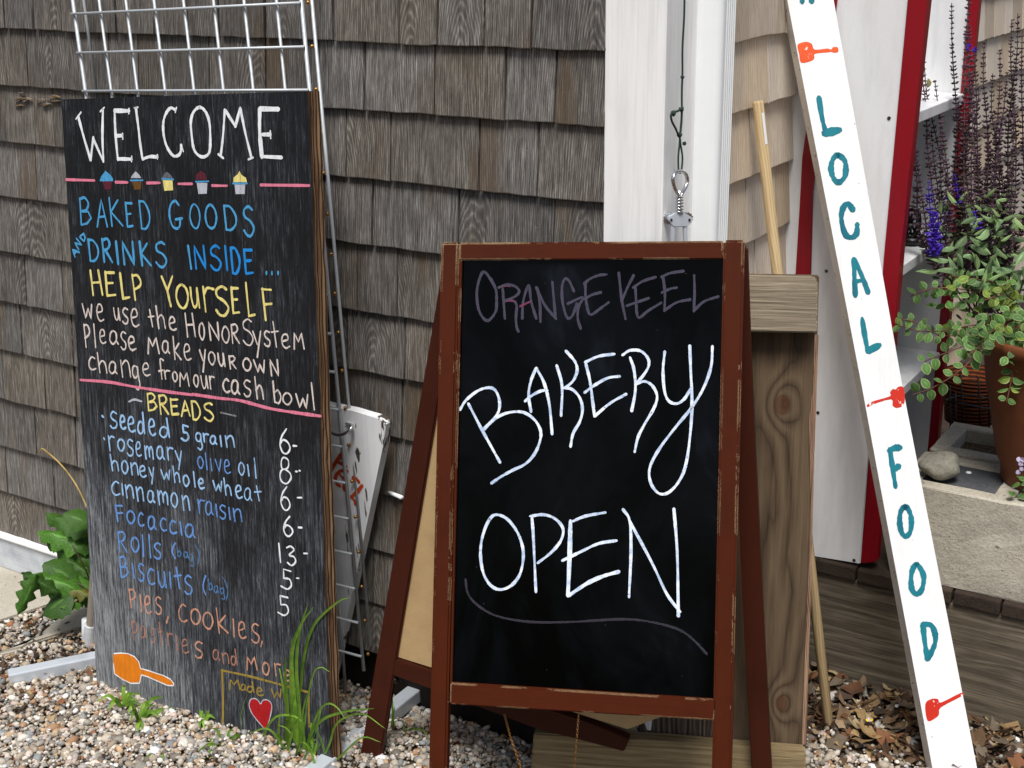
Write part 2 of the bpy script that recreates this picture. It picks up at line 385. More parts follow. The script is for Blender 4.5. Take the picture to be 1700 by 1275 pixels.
lay = s.n('TexWave'); lay.inputs['Scale'].default_value = 60; lay.bands_direction = 'Z'; lay.inputs['Distortion'].default_value = 2.5
s.l(s.coord((1, .12, 1), False), lay.inputs['Vector'])
fb = s.noise(s.coord((300, 10, 300)), .5, 4, .7)
c = s.ramp(s.math('ADD', s.math('MULTIPLY', lay.outputs['Fac'], .6), s.math('MULTIPLY', fb, .5)), [(.2, '1c130c'), (.6, '513a27'), (.95, '836a50')])
s.bump(fb, .7, .002); M['ply_edge'] = s.fin(c, .8, .2)
s = NT('wet_erase_panel')     # glossy black writing panel with reflected haze painted in as faint paler smears
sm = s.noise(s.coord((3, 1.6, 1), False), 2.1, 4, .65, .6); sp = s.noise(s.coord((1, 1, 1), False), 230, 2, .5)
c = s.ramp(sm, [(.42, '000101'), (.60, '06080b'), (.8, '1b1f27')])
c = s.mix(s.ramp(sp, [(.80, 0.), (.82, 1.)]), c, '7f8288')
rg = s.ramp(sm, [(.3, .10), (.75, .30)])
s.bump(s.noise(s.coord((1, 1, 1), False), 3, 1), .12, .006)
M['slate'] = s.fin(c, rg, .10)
def conc(name, a, b_, d, sc=1.):
    s = NT(name); n1 = s.noise(s.coord(), 6*sc, 5, .65); n2 = s.noise(s.coord(), 190*sc, 4, .7); n3 = s.noise(s.coord(), 60*sc, 3, .6)
    c = s.ramp(n1, [(.3, a), (.7, b_)]); c = s.mix(s.math('MULTIPLY', s.ramp(n2, [(.5, 0.), (.72, 1.)]), .6), c, d)
    c = s.mix(s.ramp(n3, [(.68, 0.), (.73, 1.)]), c, d)
    s.bump(s.math('ADD', n2, s.math('MULTIPLY', n3, 1.4)), .7, .0022); return s.fin(c, .92, .15)
M['block'] = conc('cinder_block', '938d7e', 'bdb7a8', '6b6558')
M['core'] = conc('grey_core_fill', '3c3d3e', '55575a', '2b2c2d')
M['mortar'] = conc('pink_mortar', '8b7263', 'a08d80', '655248')
M['slab'] = conc('concrete_slab', 'a49d8f', 'bfb9ab', '857d70', .7)
M['brick'] = conc('brown_brick', '2e2621', '4a3f36', '1e1814')
M['stone'] = conc('river_stone', '686c62', '8a877a', '4c453a', .6)
M['moss'] = conc('mossy_log', '6b6a3c', '8d8560', '4d4a26')
s = NT('gravel_soil'); n1 = s.noise(s.coord((1, 1, 1), False), 130, 4, .7); n2 = s.noise(s.coord((1, 1, 1), False), 5, 3)
c = s.ramp(n1, [(.3, '2a221a'), (.55, '6a5c4a'), (.8, 'a39680')]); c = s.mix(s.math('MULTIPLY', n2, .6), c, '3b2d20')
s.bump(n1, 1., .006); M['soil'] = s.fin(c, .95, .1)
s = NT('pebble_stone'); at = s.n('Attribute', attribute_name='tint'); nn = s.noise(s.coord((1, 1, 1), False), 240, 3, .6)
c = s.mix(s.math('MULTIPLY', s.ramp(nn, [(.5, 0.), (.7, 1.)]), .3), at.outputs['Color'], '6d5d4a'); s.bump(nn, .3, .001); M['pebble'] = s.fin(c, .75, .3)
s = NT('dry_leaf'); at = s.n('Attribute', attribute_name='tint'); nn = s.noise(s.coord((1, 1, 1), False), 120, 3, .6)
c = s.mix(s.math('MULTIPLY', nn, .4), at.outputs['Color'], '2a1a0f'); s.bump(nn, .5, .002); M['dry'] = s.fin(c, .8, .25)
def leafm(name, core, rim=None, dark=None, sss=.25, rough=.5, vein=True):
    s = NT(name)
    c = s.mix(s.ramp(s.noise(s.coord(), 40, 3), [(.35, 0.), (.7, 1.)]), core, dark or [x*.55 for x in lin(core)[:3]])
    if rim:
        at = s.n('Attribute', attribute_name='rim')
        nz = s.math('ADD', at.outputs['Fac'], s.math('MULTIPLY', s.math('SUBTRACT', s.noise(s.coord(), 160, 2), .5), .8))
        c = s.mix(s.ramp(nz, [(.72, 0.), (1.12, 1.)]), c, rim)
    if vein:
        va = s.n('Attribute', attribute_name='rim'); vf = s.math('MULTIPLY', s.math('LESS_THAN', va.outputs['Fac'], .11), s.math('GREATER_THAN', va.outputs['Fac'], -.5))
        ex = s.math('MULTIPLY', vf, .35); c = s.mix(ex, c, [min(1, x*2.2+.05) for x in lin(core)[:3]])
    bl = s.noise(s.coord(), 75, 2); c = s.mix(s.math('MULTIPLY', s.ramp(bl, [(.68, 0.), (.74, 1.)]), .6), c, '6d5a2c')
    oi = s.n('ObjectInfo'); hs = s.n('HueSaturation'); mr = s.n('MapRange'); mr.inputs[3].default_value = .6; mr.inputs[4].default_value = 1.4
    s.l(oi.outputs['Random'], mr.inputs[0]); s.l(mr.outputs[0], hs.inputs['Value']); s.l(c, hs.inputs['Color']); c = hs.outputs[0]
    s.fin(c, rough, .35)
    tl = s.n('BsdfTranslucent'); s.l(c, tl.inputs[0]); mx = s.n('MixShader'); mx.inputs[0].default_value = sss
    s.bump(s.noise(s.coord(), 90, 3), .3, .002)
    s.l(s.b.outputs[0], mx.inputs[1]); s.l(tl.outputs[0], mx.inputs[2]); s.l(mx.outputs[0], s.out.inputs[0]); return s.m
M['grass'] = leafm('grass_blade', '86ab3c', dark='55832a', sss=.4, vein=False)
M['dock'] = leafm('dock_leaf', '4c7728', dark='2c5218', sss=.25)
M['dock2'] = leafm('dock_leaf_worn', '4b6f25', dark='6f3420', sss=.2)
M['oreg'] = leafm('variegated_leaf', '5d8340', rim='a3b173', dark='3c6530', sss=.3)
M['oreg2'] = leafm('yellow_green_leaf', '7d9440', rim='b3b56c', dark='5f7a28', sss=.35)
M['sage'] = leafm('sage_leaf', '86a072', dark='4c6a42', sss=.25, rough=.75)
M['sage2'] = leafm('young_sage_leaf', '9bb57a', dark='67874c', sss=.3, rough=.75)
M['calyx'] = leafm('dark_calyx', '43353a', dark='5c4450', sss=.1, rough=.8, vein=False)
M['calyx2'] = leafm('purple_brown_calyx', '523848', dark='3c3a28', sss=.1, rough=.8, vein=False)
M['violet'] = leafm('violet_flower', '5d3bc0', dark='3c22a0', sss=.3, vein=False)
M['stem'] = leafm('green_stem', '46541f', dark='3a2a1c', sss=.1, vein=False)
M['rstem'] = leafm('reddish_stem', '6b4436', dark='4c3a20', sss=.1, vein=False)
M['straw'] = leafm('straw', 'b59a5c', dark='8f7a44', sss=.2, vein=False)
M['petal'] = leafm('pale_petal', 'cfc4dd', dark='b7a6cf', sss=.3)
M['yellow'] = leafm('yellow_petal', 'e0c326', dark='c9a91c', sss=.2)
s = NT('orange_mesh'); wa = s.n('TexWave', wave_type='BANDS', bands_direction='Z'); wa.inputs['Scale'].default_value = 34; s.l(s.coord((1, 1, 1), False), wa.inputs['Vector'])
ck_ = s.noise(s.coord((1, 1, 1), False), 130, 3, .6)
s.bump(wa.outputs['Fac'], .8, .004); M['basket'] = s.fin(s.mix(s.math('MULTIPLY', wa.outputs['Fac'], ck_), '1c0f08', 'b0561e'), .7, .2)
M['chain'] = metal('brass_chain', 'a87a3c', .35, .8, ra=.1)
def marker_ink():
    s = NT('white_wet_marker'); n1 = s.noise(s.coord((1, 1, 1), False), 55, 4, .65); n2 = s.noise(s.coord((1, 1, 1), False), 260, 3, .7)
    c = s.ramp(n1, [(.38, 'a9bcd6'), (.6, 'e6eef8')]); c = s.mix(s.ramp(n2, [(.62, 0.), (.7, 1.)]), c, '8299bb'); s.fin(c, .45, .3)
    tr = s.n('BsdfTransparent'); mx = s.n('MixShader'); a = s.ramp(s.noise(s.coord((1, 1, 1), False), 120, 4, .75), [(.30, .25), (.40, 1.)])
    s.l(a, mx.inputs[0]); s.l(tr.outputs[0], mx.inputs[1]); s.l(s.b.outputs[0], mx.inputs[2]); s.l(mx.outputs[0], s.out.inputs[0]); return s.m
CH = dict(white=chalk('white_paint_marker', 'e9ecef', 1., streak=.8), blue=chalk('sky_blue_marker', '4a9bcc', 1., streak=.75), blue2=chalk('deep_blue_marker', '1f86d2', 1., streak=.75),
          yellow=chalk('yellow_chalk', 'e6d784', 1., streak=.7), cream=chalk('cream_chalk', 'dccfc6', .97, streak=.55), pink=chalk('pink_chalk', 'e07f97', .98, streak=.7),
          pale=chalk('pale_blue_chalk', '9dc4ea', .97, streak=.62), mid=chalk('cornflower_chalk', '6c9ada', .9, streak=.5), faint_blue=chalk('faint_blue_chalk', '5f8ec2', .62, streak=.4),
          peach=chalk('peach_chalk', 'd29a80', .9, streak=.45), faint_peach=chalk('faint_peach_chalk', 'c08a74', .72, streak=.3), ochre=chalk('ochre_chalk', 'a38a3a', .85, streak=.5),
          grey=chalk('grey_chalk', '9a9c9f', .75, streak=.45), maroon=chalk('maroon_chalk', '5a222e', .95, streak=.6), brown=chalk('brown_chalk', '6b4a1c', .95, streak=.6),
          lgrey=chalk('light_grey_chalk', 'b9bcc6', .95, streak=.6), dgrey=chalk('slate_grey_chalk', '62656e', .95, streak=.6), orange=chalk('orange_board_paint', 'dd7d12', 1., streak=.95),
          red=chalk('red_board_paint', 'a81418', 1., streak=.95), marker=marker_ink(), ghost=chalk('wiped_purple_marker', '4b4758', .8, streak=.9, rough=.4),
          ghost2=chalk('wiped_pink_marker', '80405c', .75, streak=.9, rough=.4), ghost3=chalk('wiped_swoosh_marker', '5a5563', .36, streak=.9, rough=.4))

# ------------------------------------------------------------------ lettering strokes
GL = {
'A': [[(0,1),(.5,0),(1,1)],[(.2,.65),(.8,.62)]], 'B': [[(.05,0),(.1,1)],'c',[(.05,.03),(.5,-.02),(.8,.2),(.6,.42),(.15,.5)],[(.15,.5),(.75,.5),(1,.75),(.6,.95),(.1,1)]],
'D': [[(0,0),(.12,1)],'c',[(0,.02),(.5,.05),(.95,.4),(.95,.75),(.55,1),(.12,1)]], 'E': [[(1,.03),(.08,.03)],[(.05,0),(.15,1)],[(.1,.48),(.82,.46)],[(.15,1),(1,.97)]],
'F': [[(1,.05),(0,.03)],[(.03,0),(.25,1)],[(.12,.5),(1,.48)]], 'G': ['c',[(.8,.15),(.5,0),(.15,.15),(.02,.5),(.2,.88),(.55,1),(.8,.9),(.85,.66)],[(.5,.68),(1,.64)]],
'H': [[(0,0),(.15,1)],[(.75,0),(1,1)],[(.1,.5),(.85,.48)]], 'I': [[(.2,0),(.8,1)]], 'K': [[(0,0),(.15,1)],[(.7,.08),(.1,.5),(1,1)]], 'L': [[(0,0),(.25,1)],[(.25,1),(1,.95)]],
'M': [[(.02,1),(.12,0),(.45,.55),(.8,.02),(1,1)]], 'N': [[(.1,1),(0,0),(.95,1),(.88,0)]], 'O': ['o',[(.5,0),(.88,.2),(1,.55),(.8,.9),(.5,1),(.15,.85),(0,.5),(.15,.15)]],
'P': [[(0,0),(.25,1)],'c',[(0,.04),(.6,.02),(1,.25),(.85,.45),(.12,.6)]], 'R': [[(.02,0),(.12,1)],'c',[(.02,.04),(.6,.0),(.85,.22),(.6,.42),(.1,.5)],[(.25,.48),(.6,.7),(1,1)]],
'S': ['c',[(.9,.1),(.55,0),(.1,.12),(.15,.35),(.65,.5),(1,.75),(.7,1),(.3,.98),(0,.82)]], 'Y': [[(0,0),(.5,.48)],[(1,0),(.5,.48),(.75,1)]], 'W': [[(0,0),(.35,.95),(.55,.35),(.85,1),(1,.05)]],
'1': [[(.2,0),(.8,1)]], '3': ['c',[(.05,.08),(.5,0),(.85,.2),(.3,.45),(.85,.55),(1,.8),(.5,1),(.05,.85)]],
'5': [[(1,.1),(.3,0),(.3,.45)],'c',[(.3,.45),(.85,.5),(1,.8),(.6,1),(0,.85)]], '6': ['c',[(.75,.02),(.25,.3),(0,.65),(.25,.95),(.65,1),(1,.8),(.8,.55),(.35,.45),(.08,.6)]],
'8': ['o',[(.45,0),(.85,.12),(.8,.38),(.45,.45),(.2,.38),(.2,.12)],'o',[(.5,.46),(.95,.6),(1,.8),(.6,1),(.15,.92),(0,.72),(.15,.52)]],
'a': ['o',[(.45,0),(.8,.2),(.75,.7),(.35,.98),(0,.7),(.1,.2)],'c',[(.78,.15),(.78,.75),(1,1)]], 'b': [[(0,0),(.12,.95)],'c',[(.08,.55),(.6,.42),(1,.7),(.7,1),(.12,.95)]],
'c': ['c',[(.9,.12),(.5,0),(.05,.35),(.1,.8),(.5,1),(1,.92)]], 'd': ['o',[(.5,.45),(.8,.6),(.7,.9),(.3,1),(0,.8),(.15,.52)],[(.8,0),(1,1)]],
'e': ['c',[(.15,.5),(.8,.38),(.7,.05),(.3,.02),(.02,.35),(.12,.8),(.5,1),(1,.9)]], 'f': ['c',[(1,.08),(.5,.0),(.35,.2),(.6,1)],[(0,.6),(.8,.57)]],
'g': ['o',[(.45,0),(.8,.12),(.7,.42),(.3,.5),(0,.3),(.1,.05)],'c',[(.82,.05),(.85,.5),(1,.8),(.7,1),(.25,.9)]], 'h': [[(0,0),(.2,1)],'c',[(.1,.62),(.5,.4),(.85,.55),(1,1)]],
'i': [[(.2,0),(.7,1)]], 'k': [[(0,0),(.15,1)],[(.8,.3),(.12,.62),(1,1)]], 'l': [[(.15,0),(.85,1)]],
'm': ['c',[(.0,.02),(.1,1)],'c',[(.05,.4),(.3,.05),(.5,.3),(.55,.85)],'c',[(.53,.4),(.75,.1),(.95,.35),(1,1)]], 'n': [[(0,0),(.15,1)],'c',[(.05,.35),(.5,.02),(.85,.2),(1,1)]],
'o': ['o',[(.5,0),(.9,.2),(1,.6),(.7,.98),(.35,.98),(.02,.65),(.08,.2)]], 'p': [[(0,0),(.3,1)],'c',[(.02,.1),(.6,0),(1,.3),(.7,.6),(.15,.6)]],
'r': [[(0,0),(.15,1)],'c',[(.05,.3),(.4,.05),(1,.1)]], 's': ['c',[(.95,.1),(.45,0),(.1,.2),(.3,.42),(.9,.65),(.8,.95),(.3,1),(0,.85)]], 't': [[(.35,0),(.65,1)],[(0,.42),(1,.38)]],
'u': ['c',[(0,0),(.1,.6),(.4,.98),(.75,.75),(.8,.02)],[(.8,.02),(1,1)]], 'v': [[(0,0),(.6,1),(1,0)]], 'w': [[(0,0),(.3,.95),(.6,.3),(.85,1),(1,.05)]],
'y': [[(0,0),(.5,.5)],[(1,0),(.45,1)]], '(': ['c',[(.95,0),(.2,.35),(.1,.65),(.75,1)]], ')': ['c',[(0,0),(.8,.3),(1,.65),(.6,1)]], ',': [[(.9,0),(.1,1)]], '-': [[(0,0),(1,.2)]], '.': [[(.2,.2),(.8,.8)]]}
ST = [0]
def ribbon(V, Fc, pts, wd, z):
    """one brush stroke as a thin skin of paint lying on the board (local plane coordinates)"""
    P = [np.asarray(p, float) for p in pts]
    P = [p for i, p in enumerate(P) if i == 0 or np.linalg.norm(p-P[i-1]) > 1e-5]
    if len(P) < 2: return
    d0 = nrm(P[0]-P[1]); d1 = nrm(P[-1]-P[-2])
    P = [P[0]+d0*wd*.42]+P+[P[-1]+d1*wd*.42]
    n = len(P); base = len(V); ph = random.uniform(0, 9)
    for i, p in enumerate(P):
        a = P[max(0, i-1)]; b = P[min(n-1, i+1)]; d = b-a; d = d/(np.linalg.norm(d)+1e-9); q = np.array([-d[1], d[0]])
        ww = wd*.5*(.93+.13*math.sin(ph+i*.55)+.06*math.sin(ph*2+i*1.9)+random.uniform(-.07, .07))
        if i in (0, n-1): ww *= .42
        V.append((*(p+q*ww), z)); V.append((*(p-q*ww), z))
    for i in range(n-1): Fc.append((base+2*i, base+2*i+1, base+2*i+3, base+2*i+2))
class Ink:
    """every letter, rule and drawing is its own little skin of paint"""
    def __init__(s, fr, M_, zbase=.0004): s.fr = fr; s.d = []; s.M = M_; s.zb = zbase; s.cur = None
    def _z(s): ST[0] = (ST[0]+1) % 9; return s.zb+ST[0]*.00006
    def _put(s, part, col, V, Fc):
        A = np.array(V)[:, :2]; lo, hi = A.min(0)-.0012, A.max(0)+.0012
        if s.cur is not None:
            e = s.cur
        else:
            e = None
            for q in s.d:
                if q[0] == part and q[6] and not ((q[4] > hi).any() or (q[5] < lo).any()):
                    B = np.array(q[2])[:, :2]
                    if np.min(np.linalg.norm(A[:, None]-B[None], axis=2)) < .0035: e = q; break
            if e is None: e = [part, [col], [], [], lo, hi, True]; s.d.append(e)
        if col not in e[1]: e[1].append(col)
        b = len(e[2]); mi = e[1].index(col)
        e[2] += V; e[3] += [(tuple(i+b for i in f), mi) for f in Fc]
        e[4] = np.minimum(e[4], lo); e[5] = np.maximum(e[5], hi)
    def stroke(s, part, col, pts, wpx, curve=True, closed=False):
        V, Fc = [], []
        P = catmull(pts, 6, closed) if (curve and (len(pts) > 2 or closed)) else sum([[np.asarray(pts[i], float)+(np.asarray(pts[i+1], float)-np.asarray(pts[i], float))*k/4 for k in range(4)] for i in range(len(pts)-1)], [])+[np.asarray(pts[-1], float)]
        U = [s.fr.px(*p) for p in P]
        mid = P[len(P)//2]; a = np.array(s.fr.px(*mid)); b = np.array(s.fr.px(mid[0], mid[1]+10)); sc = np.linalg.norm(a-b)/10
        a2 = np.linalg.norm(a-np.array(s.fr.px(mid[0]+10, mid[1])))/10
        ribbon(V, Fc, U, wpx*(sc+a2)/2, s._z()); 
        if V: s._put(part, col, V, Fc)
    def fill(s, part, col, pts):
        z = s._z(); pts = catmull(pts, 3, True)[:-1] if len(pts) > 9 else pts; V = [(*s.fr.px(*p), z) for p in pts]; s._put(part, col, V, [tuple(range(len(V)))])
    def text(s, part, col, org, sc, items, wpx, shear=.05):
        for ch, x0, y0, x1, y1 in items:
            x0, x1 = org[0]+x0/sc, org[0]+x1/sc; y0, y1 = org[1]+y0/sc, org[1]+y1/sc
            h = y1-y0; sh = min(shear*h, .5*(x1-x0)); mode = ''
            e = ['letter' if part.endswith('lettering') else part, [col], [], [], np.array([9., 9.]), np.array([-9., -9.]), False]; s.d.append(e); s.cur = e
            for g in GL[ch]:
                if isinstance(g, str): mode = g; continue
                pts = [(x0+u*(x1-x0-sh)+sh*v+random.uniform(-.35, .35), y0+v*h+random.uniform(-.35, .35)) for u, v in g]
                s.stroke(part, col, pts, wpx*random.uniform(.68, .88), curve=mode in ('c', 'o'), closed=mode == 'o')
                mode = ''
            s.cur = None
    def build(s, parent, mats, names=None):
        for part, cols, V, Fc, lo, hi, fl in s.d:
            me = pyd(V, [f for f, m_ in Fc])
            for c in cols: me.materials.append(mats[c])
            me.polygons.foreach_set('material_index', [m_ for f, m_ in Fc])
            obj('letter' if part.endswith('lettering') else part, me, None, parent, s.M)

def Z(org, sc, pts): return [(org[0]+x/sc, org[1]+y/sc) for x, y in pts]
# ================================================================== SETTING
# ground sheet: fine grid near the boards, reaching far out
def ground_mesh():
    ss = np.concatenate([[-60, -20, -6, -3], np.linspace(-1.6, 2.6, 106), [4, 8, 20, 60]])
    ts = np.concatenate([[-60, -20, -6, -3], np.linspace(-1.5, 1.9, 86), [3, 6, 20, 60]])
    V = []; Fc = []
    for i, s_ in enumerate(ss):
        for j, t_ in enumerate(ts):
            p = W(s_, t_, 0); h = gh(s_, t_)-.006+.003*math.sin(s_*21+1)*math.sin(t_*17)
            V.append((p[0], p[1], h))
    n = len(ts)
    for i in range(len(ss)-1):
        for j in range(n-1): Fc.append((i*n+j, i*n+j+1, (i+1)*n+j+1, (i+1)*n+j))
    return pyd(V, Fc, True)
obj('gravel_ground', ground_mesh(), M['soil'], kind='structure')
# concrete slab at the far left
slab_px = [(-60, 1105), (40, 1082), (62, 1062), (96, 1040), (128, 1012), (150, 985)]
sp = [G(*p) for p in slab_px]
far = [W(1.215, .02, 0), W(3.2, .02, 0), W(3.2, 1.2, 0), W(1.75, 1.2, 0)]
pl = [(p[0], p[1]) for p in sp[::-1]] + [(p[0], p[1]) for p in far]
obj('concrete_slab', polym(pl, -.05, .012, .006), M['slab'], kind='structure')
# raised patio behind the timber
obj('patio', (lambda: (lambda bm: (poly(bm, [tuple(W(a, b, 0)[:2]) for a, b in ((-.1, -.60), (-2.6, -.60), (-2.6, -4.5), (-.1, -4.5))], .0, .262), mesh(bm))[1])(bmesh.new()))(), M['brick'], kind='structure')

# ---- shingled walls: every shingle is a piece of its own
def shingle_mesh(wd, h, th=.013):
    n = 4; V = []; Fc = []
    tp = random.uniform(-.002, .002)
    for i in range(n+1):
        x = wd*i/n; j = random.uniform(-.0012, .0012); k = random.uniform(-.0007, .0007)
        V += [(x, j, th-.010+k), (x, j, th+k), (x, .0015+j, th+.0004+k), (x+tp, h, .0015)]
    for i in range(n):
        a = i*4; b = a+4
        Fc += [(a, a+1, b+1, b), (a+1, a+2, b+2, b+1), (a+2, a+3, b+3, b+2)]
    V += [(0, h, -.006), (wd, h, -.006)]; q = len(V)
    Fc += [(0, q-2, 3, 2, 1), (n*4, n*4+1, n*4+2, n*4+3, q-1)]
    return pyd(V, Fc)
def wall(name, label, fr, x0, x1, courses, joints, mat, top, loc, zlo, th=.0155, wmin=.10, wmax=.17):
    t = thing(name, label, 'wall', loc)
    obj('sheathing', box(min(x0, x1)-.01, max(x0, x1)+.004, zlo, top, -.09, -.006), M['sheath'], t, fr.M())
    cs = sorted(courses)
    for i, z in enumerate(cs):
        nz = cs[i+1] if i+1 < len(cs) else z+.12
        js = sorted(joints.get(z, []))
        xs = [x0]+js+[x1]; out = [x0]
        for a, b in zip(xs, xs[1:]):
            while b-out[-1] > wmax*1.25: out.append(out[-1]+random.uniform(wmin, min(wmax, b-out[-1]-wmin*.8)))
            if b-out[-1] > .03: out.append(b)
            else: out[-1] = b
        for a, b in zip(out, out[1:]):
            g = random.choice((.002, .0035, .005, .0065))
            f2 = fr.at(a+g/2, z+random.uniform(-.0008, .0008), random.uniform(0, .0025), random.uniform(-.003, .003))
            obj('shingle', shingle_mesh(b-a-g, nz-z+.045, th), mat, t, f2.M())
    return t
CO = [.108, .221, .343, .468, .592, .713, .832, .96, 1.081, 1.203, 1.32, 1.44, 1.56]
def jx(y, xs): return [float((T(x, y, 0)-WF.O) @ WF.X) for x in xs]
JO = {1.32: jx(60, [21, 68, 115, 204, 268, 321, 374, 450, 562, 672, 736, 811, 891]), 1.203: jx(150, [59, 142, 194, 241, 357, 451, 537, 613, 730, 845, 928]),
      1.081: jx(240, [25, 102, 582, 655, 802, 899]), .96: jx(330, [16, 73, 544, 624, 767, 925]), .832: jx(430, [2, 61, 599, 665]), .713: jx(470, [51]),
      .592: jx(560, [45]), .468: jx(640, [15, 82]), .343: jx(720, [67]), .221: jx(800, [21, 97]), .108: jx(860, [4, 58])}
CO2 = [z for z in CO]
LW = wall('shingled_wall', 'weathered grey-brown cedar shingle wall filling the left half behind the signs', WF, -2.6, .013, CO, JO, M['shingle'], 1.72, W(1.2, 0, 0), 0)
wall('shingled_wall', 'newer pale beige cedar shingle wall receding to the right of the downspout', RF, .19, 3.4, [z for z in CO if z > .2], {}, M['new_shingle'], 1.72, W(-.105, -1, 0), 0, wmin=.09, wmax=.2)
for k in range(16):     # torn shingle edge at the far left
    x = random.uniform(22, 98); y = random.uniform(152, 176); p = T(x, y, .016); u, v = WF.px(x, y, .016); l_ = random.uniform(.006, .016)
    pts = [(u-l_, v+random.uniform(-.002, .002)), (u-l_*.2, v-random.uniform(.001, .003)), (u+l_, v+random.uniform(-.003, .002)), (u+l_*.1, v+random.uniform(.001, .003))]
    obj('splinter', polym(pts, .012, .0166+random.uniform(0, .0015)), M['splinter'], LW, WF.M())
# corner boards
cb = thing('corner_board', 'broad white painted corner board between the grey shingles and the downspout', 'trim board', W(-.05, 0, 0))
c0 = float(WF.px(1003, 200, .016)[0]); c1 = float(WF.px(1103, 200, .016)[0])
obj('face_board', box(c0, c1, .13, 1.75, -.04, .016, .002), M['white_trim'], cb, WF.M())
bf = Frame(W(-c1, .016, 0), RR, UP)
RF = Frame(W(-.118, 0, 0), RR, UP)
obj('side_board', box(.018, .20, .13, 1.749, -.05, .0, .002), M['white_trim'], cb, Frame(W(-c1+.003, 0.016, 0), RR, UP).M())
wt = thing('water_table_board', 'narrow white board with bluish peeling face along the foot of the grey shingles', 'trim board', W(1.5, .02, 0))
obj('board', box(-3.0, -1.16, .012, .098, -.01, .028, .003), M['blue_trim'], wt, WF.M())
obj('cap', box(-3.0, -1.16, .0985, .106, -.008, .036, .002), M['white_trim'], wt, WF.M())
# downspout: rounded front, fluted side
def downspout():
    tf_ = -.10
    x0 = float((T(1146, 200, tf_)-W(0, 0, 0)) @ -L); x1 = float((T(1192, 200, tf_)-W(0, 0, 0)) @ -L)
    tb = st(S(1217, 200, -x1))[1]; d = tf_-tb; r = .013
    def arc(cx, cy, a0, a1, n=7): return [(cx+r*math.cos(a0+(a1-a0)*k/n), cy+r*math.sin(a0+(a1-a0)*k/n)) for k in range(n+1)]
    pts = arc(x0+r, -r, math.pi, math.pi/2)+arc(x1-r, -r, math.pi/2, 0)
    nf = 5; y0 = -r-.002; y1 = -d+.006
    for k in range(nf):
        q = y0+(y1-y0)*k/nf; h = (y1-y0)/nf
        pts += [(x1, q), (x1, q+h*.4), (x1-.0035, q+h*.55), (x1-.0035, q+h*.85)]
    pts += [(x1, y1), (x1-.004, -d), (x0+.004, -d), (x0, -d+.004)]
    V = []; n = len(pts)
    for z in (.34, 1.75): V += [W(-x, tf_+y, z) for x, y in pts]
    Fc = [(i, (i+1) % n, n+(i+1) % n, n+i) for i in range(n)]+[tuple(range(n))[::-1], tuple(range(n, 2*n))]
    me = pyd(V, Fc); bm = bmesh.new(); bm.from_mesh(me); me2 = mesh(bm, True)
    me2.set_sharp_from_angle(angle=math.radians(35))
    obj('downspout', me2, M['white_gutter'], label='smooth white metal downspout with a fluted side beside the white corner board', cat='downspout')
downspout()
# string and corkscrew
def C0(x, y, dz=0): return S(x, y, -c1*-1*-1-.028+dz) if False else onplane(x, y, W(-c1-.022, 0, 0), L)
sp_ = [C0(1137, -60), C0(1136, 20), C0(1133, 80), C0(1133, 120), C0(1132, 150), C0(1132, 182)]
st_ = thing('green_string', 'dark green knotted string hanging down the side of the white corner board', 'string', C0(1132, 182))
obj('strand', tubem(catmull(sp_, 6), .0016, 6), M['string'], st_)
obj('loop', tubem(catmull([C0(1133, 178), C0(1126, 184), C0(1115, 188), C0(1115, 200), C0(1122, 214), C0(1128, 226), C0(1131, 205), C0(1132, 184)], 6), .0018, 6), M['string'], st_)
obj('strand', tubem(catmull([C0(1129, 222), C0(1128, 240), C0(1126, 262), C0(1127, 285), C0(1131, 284), C0(1133, 262), C0(1130, 240), C0(1128, 222)], 6), .0015, 6), M['string'], st_)
for p, r in ((C0(1118, 188), .0045), (C0(1131, 181), .004), (C0(1128, 224), .004), (C0(1133, 128), .003), (C0(1136, 238), .003)):
    bm = bmesh.new(); bmesh.ops.create_icosphere(bm, subdivisions=2, radius=r, matrix=Matrix.Translation(Vector(p)))
    for v in bm.verts: v.co += Vector((random.uniform(-1, 1), random.uniform(-1, 1), random.uniform(-1, 1)))*.0009
    obj('knot', mesh(bm, True), M['string'], st_)
def Cn(x, y): return C0(x, y)
ck = thing('corkscrew', 'silvery winged corkscrew hanging upside down on the green string', 'corkscrew', Cn(1127, 400))
obj('ring_handle', tubem(catmull([Cn(1127, 327), Cn(1120, 312), Cn(1117, 298), Cn(1121, 287), Cn(1129, 284), Cn(1138, 288), Cn(1141, 300), Cn(1137, 313), Cn(1129, 326)], 6), .0032, 8), M['chrome'], ck)
obj('neck', tubem([Cn(1128, 316), Cn(1128, 352)], .0024, 8), M['chrome'], ck)
hp = [Cn(1128, 322+30*k/60)+np.array([math.cos(k*.62)*.0052, math.sin(k*.62)*.0052, 0]) for k in range(61)]
obj('worm', tubem(hp, .0018, 6), M['chrome'], ck)
cf = Frame(Cn(1128, 372), RR*.5+CR*.5, UP, N=-(fwd*np.array([1, 1, 0]))+np.array([.2, 0, 0]))
def cpx(pts): return [cf.px(*p) for p in pts]
obj('body', polym(cpx([(1122, 350), (1134, 350), (1134, 354), (1148, 360), (1149, 366), (1142, 372), (1141, 376), (1117, 376), (1114, 370), (1108, 365), (1109, 359), (1122, 354)]), -.005, .004, .0012), M['steel_white'], ck, cf.M())
for a in ([(1113, 372), (1120, 374), (1119, 410), (1113, 410)], [(1134, 374), (1140, 372), (1141, 410), (1135, 410)]):
    obj('frame_arm', polym(cpx(a), -.004, .003, .001), M['steel_white'], ck, cf.M())
